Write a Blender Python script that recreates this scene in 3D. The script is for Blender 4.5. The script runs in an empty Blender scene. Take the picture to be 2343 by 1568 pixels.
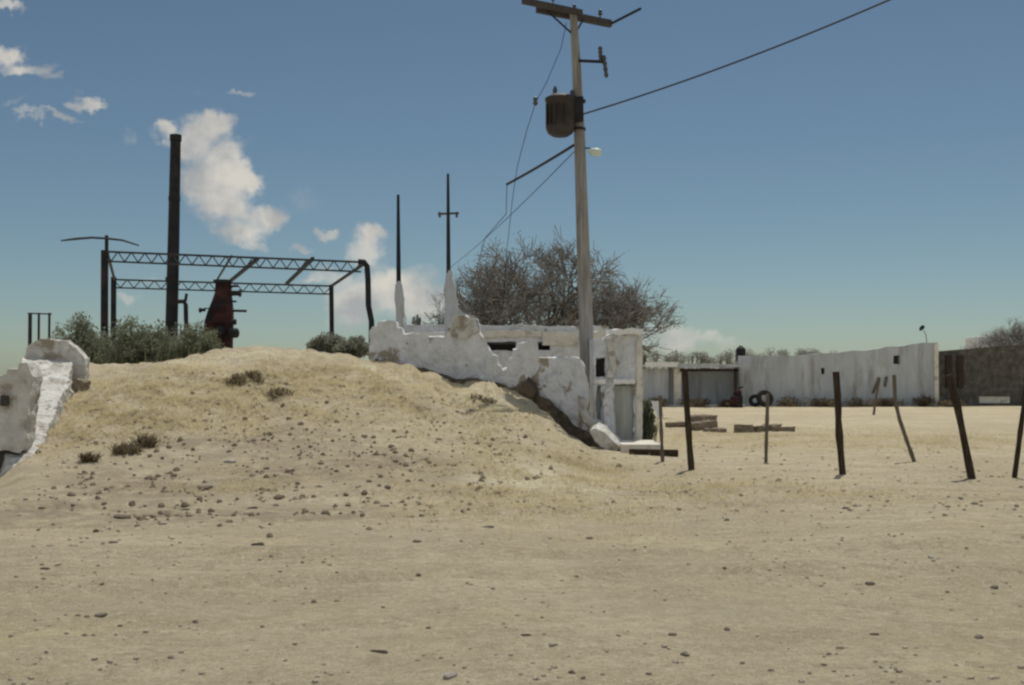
import bpy, bmesh, math, random
from mathutils import Vector, Matrix, noise
R = math.radians
sc = bpy.context.scene
COL = sc.collection
rnd = random.Random(7)

# ------------------------------------------------------------------ camera
F = 2512.0                       # focal length in units of a 2343 x 1568 picture
EYE = 1.55
PITCH = math.atan(74.0 / F)      # horizon sits a little below the middle
cam_d = bpy.data.cameras.new('camera')
cam = bpy.data.objects.new('camera', cam_d)
COL.objects.link(cam)
cam.location = (0, 0, EYE)
cam.rotation_euler = (math.pi / 2 + PITCH, 0, 0)
cam_d.sensor_width = 36
cam_d.lens = 36 * F / 2343
cam_d.clip_start = 0.1
cam_d.clip_end = 9000
sc.camera = cam
CP, SP = math.cos(PITCH), math.sin(PITCH)

def ray(x, y):
    cx, cy = (x - 1171.5) / F, (784 - y) / F
    return Vector((cx, CP - cy * SP, SP + cy * CP))

def at(x, y, Y):
    d = ray(x, y)
    return Vector((0, 0, EYE)) + d * (Y / d.y)

# ------------------------------------------------------------------ light, sky, exposure
SUN_EL, SUN_AZ = R(66), math.atan2(0.30, 0.95)     # high, behind the scene and a little to the right
sd = Vector((math.sin(SUN_AZ) * math.cos(SUN_EL), math.cos(SUN_AZ) * math.cos(SUN_EL), math.sin(SUN_EL)))
sl = bpy.data.lights.new('sun', 'SUN')
sl.energy = 3.3
sl.angle = R(0.5)
sl.color = (1.0, 0.95, 0.87)
so = bpy.data.objects.new('sun', sl)
COL.objects.link(so)
so.rotation_euler = sd.to_track_quat('Z', 'Y').to_euler()
so.location = sd * 60

world = bpy.data.worlds.new('World')
sc.world = world
world.use_nodes = True
wt = world.node_tree
wt.nodes.clear()
def wn(t, **kw):
    n = wt.nodes.new(t)
    for k, v in kw.items():
        setattr(n, k, v)
    return n
sky = wn('ShaderNodeTexSky', sky_type='NISHITA')
sky.sun_disc = False
sky.sun_elevation = SUN_EL
sky.sun_rotation = SUN_AZ
sky.altitude = 1800
sky.air_density = 1.0
sky.dust_density = 2.2
sky.ozone_density = 2.0
tint = wn('ShaderNodeMix', data_type='RGBA', blend_type='MULTIPLY')
tint.inputs[0].default_value = 1.0
wt.links.new(sky.outputs[0], tint.inputs[6])
tint.inputs[7].default_value = (0.507, 0.55, 0.505, 1)
tc = wn('ShaderNodeTexCoord')
sep = wn('ShaderNodeSeparateXYZ')
wt.links.new(tc.outputs['Generated'], sep.inputs[0])
def wmath(op, a, b=None, c=None, clamp=False):
    n = wn('ShaderNodeMath', operation=op, use_clamp=clamp)
    for i, v in enumerate((a, b, c)):
        if v is None:
            continue
        if isinstance(v, (int, float)):
            n.inputs[i].default_value = v
        else:
            wt.links.new(v, n.inputs[i])
    return n.outputs[0]
ysafe = wmath('MAXIMUM', sep.outputs[1], 0.05)
uu = wmath('DIVIDE', sep.outputs[0], ysafe)
vv = wmath('DIVIDE', sep.outputs[2], ysafe)
cmb = wn('ShaderNodeCombineXYZ')
wt.links.new(uu, cmb.inputs[0]); wt.links.new(vv, cmb.inputs[1])
# domain warp so that the edges billow
nz = wn('ShaderNodeTexNoise'); nz.inputs['Scale'].default_value = 24; nz.inputs['Detail'].default_value = 7
nz.inputs['Roughness'].default_value = 0.62
wt.links.new(cmb.outputs[0], nz.inputs['Vector'])
warp = wn('ShaderNodeVectorMath', operation='SUBTRACT')
wt.links.new(nz.outputs['Color'], warp.inputs[0]); warp.inputs[1].default_value = (0.5, 0.5, 0.5)
warps = wn('ShaderNodeVectorMath', operation='SCALE'); warps.inputs['Scale'].default_value = 0.050
wt.links.new(warp.outputs[0], warps.inputs[0])
posw = wn('ShaderNodeVectorMath', operation='ADD')
wt.links.new(cmb.outputs[0], posw.inputs[0]); wt.links.new(warps.outputs[0], posw.inputs[1])
# (x, y, rx, ry, strength) of cloud puffs seen in the sky
CLOUDS = [(475, 285, 72, 48, 1.0), (370, 306, 34, 30, 0.85), (440, 335, 70, 50, .9), (520, 365, 60, 50, .85), (470, 415, 95, 50, 1.0),
          (560, 412, 55, 42, 1.0), (510, 470, 95, 50, 1.0), (610, 490, 62, 36, .95), (545, 530, 70, 40, .9), (580, 560, 40, 20, .5),
          (20, 120, 40, 38, .9), (60, 160, 75, 24, .8), (115, 180, 40, 12, .55), (10, 12, 55, 16, .7),
          (200, 228, 52, 16, .7), (165, 238, 28, 12, .55), (130, 266, 58, 12, .72), (55, 262, 45, 10, .45), (30, 240, 36, 14, .3), (305, 300, 30, 22, .42),
          (550, 215, 58, 10, .42), (450, 207, 16, 10, .4), (560, 330, 40, 18, .25), (755, 530, 32, 20, .75), (690, 562, 40, 14, .55),
          (700, 440, 80, 50, .16), (850, 545, 56, 34, .9), (830, 580, 60, 30, .7), (300, 686, 44, 18, .55), (800, 690, 90, 75, .9), (950, 690, 120, 70, .95),
          (890, 640, 80, 50, .8), (745, 630, 60, 24, .55), (960, 620, 70, 26, .45), (700, 640, 50, 14, .35), (1010, 690, 70, 50, .7),
          (320, 640, 90, 16, .2), (1530, 776, 120, 36, .6), (1640, 788, 130, 22, .35), (2280, 778, 60, 16, .6)]
acc = None
for (x, y, rx, ry, s) in CLOUDS:
    d = ray(x, y)
    u0, v0 = d.x / d.y, d.z / d.y
    a = wn('ShaderNodeVectorMath', operation='SUBTRACT'); a.inputs[1].default_value = (u0, v0, 0)
    wt.links.new(posw.outputs[0], a.inputs[0])
    b = wn('ShaderNodeVectorMath', operation='MULTIPLY'); b.inputs[1].default_value = (F / (rx * .88), F / (ry * .88), 0)
    wt.links.new(a.outputs[0], b.inputs[0])
    ln = wn('ShaderNodeVectorMath', operation='LENGTH'); wt.links.new(b.outputs[0], ln.inputs[0])
    m = wn('ShaderNodeMapRange', interpolation_type='SMOOTHSTEP')
    m.inputs[1].default_value = 1.35; m.inputs[2].default_value = 0.25
    m.inputs[3].default_value = 0.0; m.inputs[4].default_value = s
    wt.links.new(ln.outputs['Value'], m.inputs[0])
    inv = wmath('SUBTRACT', 1.0, m.outputs[0])
    acc = inv if acc is None else wmath('MULTIPLY', acc, inv)
acc = wmath('SUBTRACT', 1.0, acc)          # puffs overlap softly
nz2 = wn('ShaderNodeTexNoise'); nz2.inputs['Scale'].default_value = 22; nz2.inputs['Detail'].default_value = 9
nz2.inputs['Roughness'].default_value = 0.6
wt.links.new(cmb.outputs[0], nz2.inputs['Vector'])
dn = wmath('ADD', acc, wmath('MULTIPLY', wmath('MULTIPLY', wmath('SUBTRACT', nz2.outputs[0], 0.50), 1.25), wmath('MULTIPLY', acc, 5.0, clamp=True)))
dens = wn('ShaderNodeMapRange', interpolation_type='SMOOTHSTEP')
dens.inputs[1].default_value = 0.10; dens.inputs[2].default_value = 1.0
wt.links.new(dn, dens.inputs[0])
gate = wmath('MULTIPLY', dens.outputs[0], wmath('GREATER_THAN', acc, 0.02))
gate = wmath('MULTIPLY', gate, wmath('GREATER_THAN', sep.outputs[1], 0.1))
gate = wmath('MULTIPLY', gate, 0.93)
ccr = wn('ShaderNodeMix', data_type='RGBA')
ccr.inputs[6].default_value = (3.5, 3.6, 3.6, 1)
ccr.inputs[7].default_value = (6.1, 5.75, 5.1, 1)
nz3 = wn('ShaderNodeTexNoise'); nz3.inputs['Scale'].default_value = 18; nz3.inputs['Detail'].default_value = 5
wt.links.new(cmb.outputs[0], nz3.inputs['Vector'])
cr3 = wn('ShaderNodeMapRange'); cr3.inputs[1].default_value = 0.40; cr3.inputs[2].default_value = 0.58
wt.links.new(nz3.outputs[0], cr3.inputs[0]); wt.links.new(cr3.outputs[0], ccr.inputs[0])
# unseen cumulus added behind the viewer as fill light for the shaded walls
nz4 = wn('ShaderNodeTexNoise'); nz4.inputs['Scale'].default_value = 2.6; nz4.inputs['Detail'].default_value = 7; nz4.inputs['Roughness'].default_value = .6
wt.links.new(tc.outputs['Generated'], nz4.inputs['Vector'])
m4 = wn('ShaderNodeMapRange', interpolation_type='SMOOTHSTEP'); m4.inputs[1].default_value = .40; m4.inputs[2].default_value = .54
wt.links.new(nz4.outputs[0], m4.inputs[0])
back = wn('ShaderNodeMapRange', interpolation_type='SMOOTHSTEP'); back.inputs[1].default_value = .25; back.inputs[2].default_value = -.15
wt.links.new(sep.outputs[1], back.inputs[0])
bgate = wmath('MULTIPLY', m4.outputs[0], back.outputs[0])
mixb = wn('ShaderNodeMix', data_type='RGBA')
wt.links.new(bgate, mixb.inputs[0]); wt.links.new(tint.outputs[2], mixb.inputs[6]); mixb.inputs[7].default_value = (4.5, 4.7, 5.0, 1)
mixc = wn('ShaderNodeMix', data_type='RGBA')
wt.links.new(gate, mixc.inputs[0]); wt.links.new(mixb.outputs[2], mixc.inputs[6]); wt.links.new(ccr.outputs[2], mixc.inputs[7])
bg = wn('ShaderNodeBackground'); bg.inputs[1].default_value = 0.11
wt.links.new(mixc.outputs[2], bg.inputs[0])
wo = wn('ShaderNodeOutputWorld'); wt.links.new(bg.outputs[0], wo.inputs[0])

sc.view_settings.view_transform = 'Standard'
sc.view_settings.look = 'None'
sc.view_settings.exposure = 0.0
sc.view_settings.gamma = 1.0
sc.cycles.pixel_filter_type = 'BLACKMAN_HARRIS'
sc.cycles.filter_width = 2.4          # the photograph's soft lens

# ------------------------------------------------------------------ materials
MATS = {}
def mat(name, stops, scale=3.0, rough=0.9, bump=0.3, bscale=20.0, metal=0.0, detail=8.0, stretch=(1, 1, 1), spec=0.2, blotch=None, trans=0.0):
    """stops: list of (pos, rgb) for a noise-driven colour ramp; blotch: (rgb, scale, lo, hi) second layer of stains."""
    if name in MATS:
        return MATS[name]
    m = bpy.data.materials.new(name); m.use_nodes = True
    nt = m.node_tree; N = nt.nodes; L = nt.links
    p = N['Principled BSDF']
    p.inputs['Roughness'].default_value = rough
    p.inputs['Metallic'].default_value = metal
    p.inputs['Specular IOR Level'].default_value = spec
    c = N.new('ShaderNodeTexCoord'); mp = N.new('ShaderNodeMapping'); mp.inputs['Scale'].default_value = stretch
    L.new(c.outputs['Object'], mp.inputs[0])
    n = N.new('ShaderNodeTexNoise'); n.inputs['Scale'].default_value = scale; n.inputs['Detail'].default_value = detail
    n.inputs['Roughness'].default_value = 0.65
    L.new(mp.outputs[0], n.inputs['Vector'])
    cr = N.new('ShaderNodeValToRGB')
    e = cr.color_ramp.elements
    while len(e) < len(stops): e.new(0.5)
    for i, (q, rgb) in enumerate(stops):
        e[i].position = q; e[i].color = (*rgb, 1)
    L.new(n.outputs[0], cr.inputs[0])
    out = cr.outputs[0]
    if blotch:
        rgb, bs, lo, hi = blotch
        n2 = N.new('ShaderNodeTexNoise'); n2.inputs['Scale'].default_value = bs; n2.inputs['Detail'].default_value = 6
        n2.inputs['Roughness'].default_value = 0.6
        L.new(mp.outputs[0], n2.inputs['Vector'])
        mr = N.new('ShaderNodeMapRange'); mr.inputs[1].default_value = lo; mr.inputs[2].default_value = hi
        L.new(n2.outputs[0], mr.inputs[0])
        mx = N.new('ShaderNodeMix'); mx.data_type = 'RGBA'
        L.new(mr.outputs[0], mx.inputs[0]); L.new(out, mx.inputs[6]); mx.inputs[7].default_value = (*rgb, 1)
        out = mx.outputs[2]
    L.new(out, p.inputs['Base Color'])
    if bump:
        n3 = N.new('ShaderNodeTexNoise'); n3.inputs['Scale'].default_value = bscale; n3.inputs['Detail'].default_value = 6
        L.new(mp.outputs[0], n3.inputs['Vector'])
        b = N.new('ShaderNodeBump'); b.inputs['Strength'].default_value = bump; b.inputs['Distance'].default_value = 0.05
        L.new(n3.outputs[0], b.inputs['Height']); L.new(b.outputs[0], p.inputs['Normal'])
    if trans:
        t = N.new('ShaderNodeBsdfTranslucent'); L.new(out, t.inputs['Color'])
        ms = N.new('ShaderNodeMixShader'); ms.inputs[0].default_value = trans
        L.new(p.outputs[0], ms.inputs[1]); L.new(t.outputs[0], ms.inputs[2])
        L.new(ms.outputs[0], N['Material Output'].inputs['Surface'])
    MATS[name] = m
    return m

M_PLASTER = mat('weathered_plaster', [(.3, (.45, .455, .455)), (.45, (.60, .61, .615)), (.62, (.70, .71, .715))], 3.4, bump=.9, bscale=11, detail=12, blotch=((.33, .285, .22), 1.9, .575, .62))
M_LIME = mat('lime_plaster', [(.3, (.40, .38, .34)), (.5, (.55, .535, .49)), (.7, (.66, .65, .61))], 4.0, bump=1.0, bscale=9, detail=12, blotch=((.30, .265, .21), 2.4, .53, .63))
M_CEMENT = mat('cement_render', [(.3, (.38, .40, .41)), (.5, (.46, .485, .495)), (.7, (.53, .555, .56))], 1.0, bump=.4, bscale=6, stretch=(1.6, 1.6, .3), detail=12, blotch=((.31, .31, .29), 1.3, .50, .68))
M_CREAM = mat('cream_paint', [(.3, (.55, .51, .43)), (.6, (.70, .67, .58))], 3.0, bump=.3, blotch=((.38, .35, .30), 2.5, .55, .7))
M_WHITE = mat('white_paint', [(.3, (.70, .69, .66)), (.6, (.82, .81, .79))], 3.0, bump=.2, blotch=((.5, .48, .44), 3.0, .58, .72))
M_STONE = mat('dark_stone', [(.35, (.06, .056, .048)), (.55, (.115, .107, .09)), (.7, (.19, .175, .145))], 3.2, bump=.8, bscale=5)
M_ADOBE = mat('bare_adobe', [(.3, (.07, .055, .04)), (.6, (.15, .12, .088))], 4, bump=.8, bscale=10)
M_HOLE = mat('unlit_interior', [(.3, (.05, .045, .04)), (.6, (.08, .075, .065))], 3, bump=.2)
M_GREENDOOR = mat('faded_green_boards', [(.3, (.36, .38, .34)), (.6, (.48, .50, .455))], 4, bump=.3, stretch=(6, 6, .6), blotch=((.30, .29, .25), 2, .5, .7))
M_POLE = mat('grey_pole_wood', [(.3, (.21, .20, .18)), (.5, (.32, .305, .275)), (.7, (.41, .395, .36))], 3, bump=.6, bscale=14, stretch=(5, 5, .4), blotch=((.17, .155, .135), 1.2, .5, .7))
M_ARM = mat('crossarm_timber', [(.3, (.045, .04, .037)), (.6, (.085, .077, .07))], 5, bump=.4, stretch=(1, 5, 5))
M_POST = mat('mesquite_post', [(.3, (.025, .018, .012)), (.5, (.055, .04, .028)), (.7, (.10, .075, .05))], 5, bump=.8, bscale=18, stretch=(5, 5, .5))
M_STICK = mat('weathered_stick', [(.3, (.10, .08, .06)), (.6, (.19, .16, .12))], 6, bump=.6, bscale=20, stretch=(5, 5, .6))
M_RUST = mat('maroon_rust', [(.3, (.026, .014, .014)), (.5, (.055, .024, .023)), (.7, (.11, .042, .036))], 2.2, rough=.85, bump=.6, bscale=9, metal=.0, blotch=((.022, .019, .019), 1.6, .48, .58))
M_DARKSTEEL = mat('dark_steel', [(.3, (.014, .015, .018)), (.6, (.034, .033, .034))], 3, rough=.7, bump=.25, metal=.2, blotch=((.06, .038, .03), 2.2, .56, .72))
M_TRUSS = mat('grey_truss_steel', [(.3, (.03, .032, .036)), (.6, (.065, .064, .064))], 4, rough=.7, bump=.2, metal=.2)
M_TANK = mat('transformer_paint', [(.3, (.032, .029, .028)), (.6, (.058, .053, .05))], 3, rough=.6, bump=.2, metal=.2, blotch=((.085, .055, .042), 4, .54, .68))
M_CERAMIC = mat('glazed_ceramic', [(.3, (.03, .026, .025)), (.6, (.06, .05, .045))], 4, rough=.3, bump=0, spec=.5)
M_WIRE = mat('black_cable', [(.3, (.03, .03, .032)), (.6, (.05, .05, .052))], 4, bump=0)
M_LAMPGREEN = mat('pale_green_enamel', [(.3, (.50, .56, .44)), (.6, (.62, .68, .55))], 3, rough=.4, bump=0)
M_BLACK = mat('black_plastic', [(.3, (.012, .013, .013)), (.6, (.025, .026, .025))], 3, rough=.6, bump=.1)
M_TYRE = mat('old_rubber', [(.3, (.014, .013, .013)), (.6, (.035, .032, .03))], 6, bump=.3)
M_LEAF = mat('dusty_leaf', [(.3, (.15, .165, .105)), (.5, (.22, .235, .155)), (.7, (.31, .31, .21))], 2.2, bump=0, spec=.1, trans=.6)
M_LEAF2 = mat('grey_leaf', [(.3, (.20, .205, .16)), (.6, (.35, .35, .275))], 2.2, bump=0, spec=.1, trans=.6)
M_LEAFFAR = mat('far_leaf', [(.3, (.24, .245, .22)), (.6, (.36, .36, .32))], 1.2, bump=0, spec=.1, trans=.6)  # greyed and lightened to put distance haze into the leaf colour
M_BARK = mat('grey_bark', [(.3, (.07, .064, .056)), (.6, (.13, .12, .106))], 8, bump=.5, stretch=(3, 3, .5))
M_TWIG = mat('dry_twig', [(.3, (.15, .136, .12)), (.6, (.25, .232, .205))], 3, bump=0)
M_DEADWEED = mat('dead_weed', [(.3, (.10, .076, .045)), (.6, (.21, .165, .10))], 5, bump=0, trans=.3)
M_STRAW = mat('dry_straw', [(.3, (.47, .40, .24)), (.5, (.60, .525, .33)), (.7, (.70, .63, .43))], .7, bump=0, spec=.1, detail=5, trans=.5)
M_ROCK = mat('dusty_rock', [(.3, (.16, .13, .095)), (.6, (.29, .245, .185))], 12, bump=.6, bscale=30)
M_ROCKPALE = mat('pale_rock', [(.3, (.42, .37, .31)), (.6, (.56, .51, .44))], 12, bump=.5, bscale=30)
M_PEBBLE = mat('gravel_stone', [(.3, (.24, .20, .145)), (.5, (.36, .31, .235)), (.7, (.48, .42, .33))], 1.7, bump=.3)
M_CLOD = mat('earth_clod', [(.3, (.16, .125, .085)), (.5, (.24, .195, .135)), (.7, (.33, .28, .2))], 1.4, bump=.6, bscale=30)
M_LUMBER = mat('old_lumber', [(.3, (.13, .105, .08)), (.6, (.27, .22, .165))], 6, bump=.5, stretch=(.6, 5, 5))
M_SHEET = mat('white_sheet', [(.3, (.68, .68, .70)), (.6, (.8, .8, .8))], 3, bump=.2)

def ground_material():
    m = bpy.data.materials.new('dry_soil'); m.use_nodes = True
    nt = m.node_tree; N = nt.nodes; L = nt.links
    p = N['Principled BSDF']; p.inputs['Roughness'].default_value = .95; p.inputs['Specular IOR Level'].default_value = .1
    c = N.new('ShaderNodeTexCoord')
    def nse(scale, detail, rough=.6, st=(1, 1, 1)):
        mp = N.new('ShaderNodeMapping'); mp.inputs['Scale'].default_value = st
        L.new(c.outputs['Object'], mp.inputs[0])
        n = N.new('ShaderNodeTexNoise'); n.inputs['Scale'].default_value = scale; n.inputs['Detail'].default_value = detail
        n.inputs['Roughness'].default_value = rough
        L.new(mp.outputs[0], n.inputs['Vector'])
        return n.outputs[0]
    def rng(v, a, b, lo=0., hi=1.):
        r = N.new('ShaderNodeMapRange'); r.inputs[1].default_value = a; r.inputs[2].default_value = b
        r.inputs[3].default_value = lo; r.inputs[4].default_value = hi
        L.new(v, r.inputs[0]); return r.outputs[0]
    def mix(f, a, b, bt='MIX'):
        x = N.new('ShaderNodeMix'); x.data_type = 'RGBA'; x.blend_type = bt
        for i, v in ((0, f), (6, a), (7, b)):
            if isinstance(v, tuple): x.inputs[i].default_value = (*v, 1)
            elif isinstance(v, float): x.inputs[i].default_value = v
            else: L.new(v, x.inputs[i])
        return x.outputs[2]
    base = mix(rng(nse(.30, 9, .66, (1, .7, 1)), .40, .60), (0.493, 0.416, 0.275), (0.637, 0.556, 0.384))
    base = mix(rng(nse(1.1, 8, .68, (.5, 1.6, 1)), .46, .66, 0, .85), base, (0.432, 0.355, 0.226))
    base = mix(rng(nse(.55, 7, .65), .52, .70, 0, .8), base, (0.625, 0.558, 0.324))          # straw litter
    base = mix(rng(nse(2.6, 7, .72, (.7, 1.2, 1)), .50, .64, 0, .55), base, (0.387, 0.320, 0.213))
    base = mix(rng(nse(5.0, 6, .72), .50, .68, 0, .75), base, (0.362, 0.299, 0.196))
    base = mix(rng(nse(14.0, 5, .7), .50, .68, 0, .7), base, (0.712, 0.633, 0.470))
    base = mix(rng(nse(30.0, 4, .7), .54, .66, 0, .65), base, (0.312, 0.257, 0.171))
    base = mix(rng(nse(.9, 7, .7, (.12, 1.6, 1)), .52, .66, 0, .5), base, (0.449, 0.376, 0.250))      # long faint wheel tracks
    base = mix(rng(nse(75.0, 3, .7), .52, .62, 0, .55), base, (0.724, 0.646, 0.488))
    # darker bare earth on the mound's lower slope: a per-vertex mask of the place
    at_ = N.new('ShaderNodeAttribute'); at_.attribute_name = 'bare_earth'
    mul = N.new('ShaderNodeMath'); mul.operation = 'MULTIPLY'
    L.new(at_.outputs['Fac'], mul.inputs[0]); L.new(rng(nse(2.4, 9, .75), .38, .55), mul.inputs[1])
    base = mix(mul.outputs[0], base, (0.318, 0.259, 0.182))
    L.new(base, p.inputs['Base Color'])
    at2 = N.new('ShaderNodeAttribute'); at2.attribute_name = 'pale_earth'
    mul2 = N.new('ShaderNodeMath'); mul2.operation = 'MULTIPLY'
    L.new(at2.outputs['Fac'], mul2.inputs[0]); L.new(rng(nse(1.6, 8, .75), .36, .58), mul2.inputs[1])
    base = mix(mul2.outputs[0], base, (0.693, 0.632, 0.454))
    L.new(base, p.inputs['Base Color'])
    b1 = N.new('ShaderNodeBump'); b1.inputs['Strength'].default_value = .9; b1.inputs['Distance'].default_value = .10
    L.new(nse(6, 8, .7), b1.inputs['Height'])
    b2 = N.new('ShaderNodeBump'); b2.inputs['Strength'].default_value = .9; b2.inputs['Distance'].default_value = .03
    L.new(nse(40, 5, .7), b2.inputs['Height']); L.new(b1.outputs[0], b2.inputs['Normal'])
    L.new(b2.outputs[0], p.inputs['Normal'])
    return m
M_SOIL = ground_material()

# ------------------------------------------------------------------ helpers
def tag(o, label=None, cat=None, group=None, kind=None):
    if cat and not kind: kind = 'thing'
    for k, v in (('label', label), ('category', cat), ('group', group), ('kind', kind)):
        if v: o[k] = v
    return o

def empty(name, loc, label, cat, group=None):
    o = bpy.data.objects.new(name, None); COL.objects.link(o)
    o.location = loc; o.empty_display_size = .2
    o['_loc'] = list(loc)
    return tag(o, label, cat, group)

class MB:
    """collects shapes in world coordinates; build() makes ONE mesh object"""
    def __init__(s): s.v = []; s.f = []; s.sm = []
    def add(s, vs, fs, smooth=False):
        o = len(s.v); s.v += [Vector(v) for v in vs]
        for f in fs: s.f.append(tuple(i + o for i in f)); s.sm.append(smooth)
        return s
    def box(s, c, size, rot=None):
        c = Vector(c); h = [q / 2 for q in size]
        vs = [Vector((x * h[0], y * h[1], z * h[2])) for x in (-1, 1) for y in (-1, 1) for z in (-1, 1)]
        if rot is not None: vs = [rot @ v for v in vs]
        return s.add([c + v for v in vs], [(0, 1, 3, 2), (4, 6, 7, 5), (0, 4, 5, 1), (2, 3, 7, 6), (0, 2, 6, 4), (1, 5, 7, 3)])
    def bar(s, a, b, w, h=None):
        """rectangular bar from a to b"""
        a, b = Vector(a), Vector(b); h = h or w
        d = (b - a); L = d.length
        return s.box((a + b) / 2, (w, h, L), d.to_track_quat('Z', 'Y').to_matrix())
    def tube(s, pts, rad, n=8, cap=True, smooth=True):
        pts = [Vector(p) for p in pts]
        if not isinstance(rad, (list, tuple)): rad = [rad] * len(pts)
        vs, fs = [], []
        ref = None
        for i, p in enumerate(pts):
            d = (pts[min(i + 1, len(pts) - 1)] - pts[max(i - 1, 0)]).normalized()
            if ref is None:
                ref = d.orthogonal().normalized()
            ref = (ref - d * ref.dot(d))
            if ref.length < 1e-6: ref = d.orthogonal()
            ref.normalize(); q = d.cross(ref)
            for k in range(n):
                a = 2 * math.pi * k / n
                vs.append(p + (ref * math.cos(a) + q * math.sin(a)) * rad[i])
        for i in range(len(pts) - 1):
            for k in range(n):
                k2 = (k + 1) % n
                fs.append((i * n + k, i * n + k2, (i + 1) * n + k2, (i + 1) * n + k))
        s.add(vs, fs, smooth)
        if cap:
            s.add(vs[:n], [tuple(reversed(range(n)))]); s.add(vs[-n:], [tuple(range(n))])
        return s
    def lathe(s, base, prof, n=20, axis=Vector((0, 0, 1))):
        base = Vector(base); q = axis.normalized().to_track_quat('Z', 'Y').to_matrix()
        vs, fs = [], []
        for (r, z) in prof:
            for k in range(n):
                a = 2 * math.pi * k / n
                vs.append(base + q @ Vector((r * math.cos(a), r * math.sin(a), z)))
        for i in range(len(prof) - 1):
            for k in range(n):
                k2 = (k + 1) % n
                fs.append((i * n + k, i * n + k2, (i + 1) * n + k2, (i + 1) * n + k))
        s.add(vs, fs, True)
        s.add(vs[:n], [tuple(reversed(range(n)))]); s.add(vs[-n:], [tuple(range(n))])
        return s
    def build(s, name, m, parent=None, origin=None, bevel=0):
        o_w = Vector(origin) if origin is not None else (Vector(parent['_loc']) if parent is not None else Vector((0, 0, 0)))
        me = bpy.data.meshes.new(name)
        me.from_pydata([tuple(v - o_w) for v in s.v], [], s.f)
        me.polygons.foreach_set('use_smooth', s.sm)
        bm = bmesh.new(); bm.from_mesh(me)
        if bevel:
            bmesh.ops.remove_doubles(bm, verts=bm.verts, dist=1e-5)
            bmesh.ops.recalc_face_normals(bm, faces=bm.faces)
            es = [e for e in bm.edges if len(e.link_faces) == 2 and e.calc_face_angle(0) > .6]
            bmesh.ops.bevel(bm, geom=es, offset=bevel, segments=2, affect='EDGES', profile=.6)
        bmesh.ops.recalc_face_normals(bm, faces=bm.faces)
        bm.to_mesh(me); bm.free()
        me.materials.append(m)
        o = bpy.data.objects.new(name, me); COL.objects.link(o)
        o['_loc'] = list(o_w)
        if parent is not None:
            o.parent = parent
            o.location = o_w - Vector(parent['_loc'])
        else:
            o.location = o_w
        return o

def base_of(mb):
    xs = [v.x for v in mb.v]; ys = [v.y for v in mb.v]; zs = [v.z for v in mb.v]
    return ((min(xs) + max(xs)) / 2, (min(ys) + max(ys)) / 2, min(zs))

def single(name, mb, m, label, cat, group=None, bevel=0):
    return tag(mb.build(name, m, None, base_of(mb), bevel), label, cat, group)

def roughen(mb, L=.15, amp=.04, freq=2.2, seed=0, edge_j=.02):
    """refine a closed shape and give it a broken, weathered surface"""
    bm = bmesh.new()
    vs = [bm.verts.new(v) for v in mb.v]
    for f in mb.f: bm.faces.new([vs[i] for i in f])
    bmesh.ops.remove_doubles(bm, verts=bm.verts, dist=1e-4)
    bmesh.ops.recalc_face_normals(bm, faces=bm.faces)
    bmesh.ops.triangulate(bm, faces=bm.faces[:])
    for _ in range(7):
        es = [e for e in bm.edges if e.calc_length() > L]
        if not es: break
        bmesh.ops.subdivide_edges(bm, edges=es, cuts=1)
        bmesh.ops.triangulate(bm, faces=[q for q in bm.faces if len(q.verts) > 3])
    off = Vector((seed * 7.1, seed * 3.3, seed * 5.7))
    bm.normal_update()
    for v in bm.verts:
        p = v.co * freq + off
        n = noise.fractal(p, 1.0, 2.0, 4) + .45 * noise.fractal(p * 3.7, 1.0, 2.0, 3)
        v.co += v.normal * n * amp + Vector((noise.noise(p * 3.1) * edge_j, 0, noise.noise(p * 3.1 + Vector((9, 9, 9))) * edge_j))
    out = MB(); bm.verts.index_update()
    out.add([v.co.copy() for v in bm.verts], [[v.index for v in q.verts] for q in bm.faces])
    bm.free()
    return out

def slab(outline, push, L=.22, amp=.035, freq=2.2, seed=0, edge_j=.02):
    """rough masonry: a polygon of world points (front face) pushed back by a vector"""
    push = Vector(push); n = len(outline)
    mb = MB().add(list(outline) + [Vector(p) + push for p in outline], [tuple(range(n)), tuple(reversed(range(n, 2 * n)))] + [(i, (i + 1) % n, n + (i + 1) % n, n + i) for i in range(n)])
    return roughen(mb, L, amp, freq, seed, edge_j)

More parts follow.
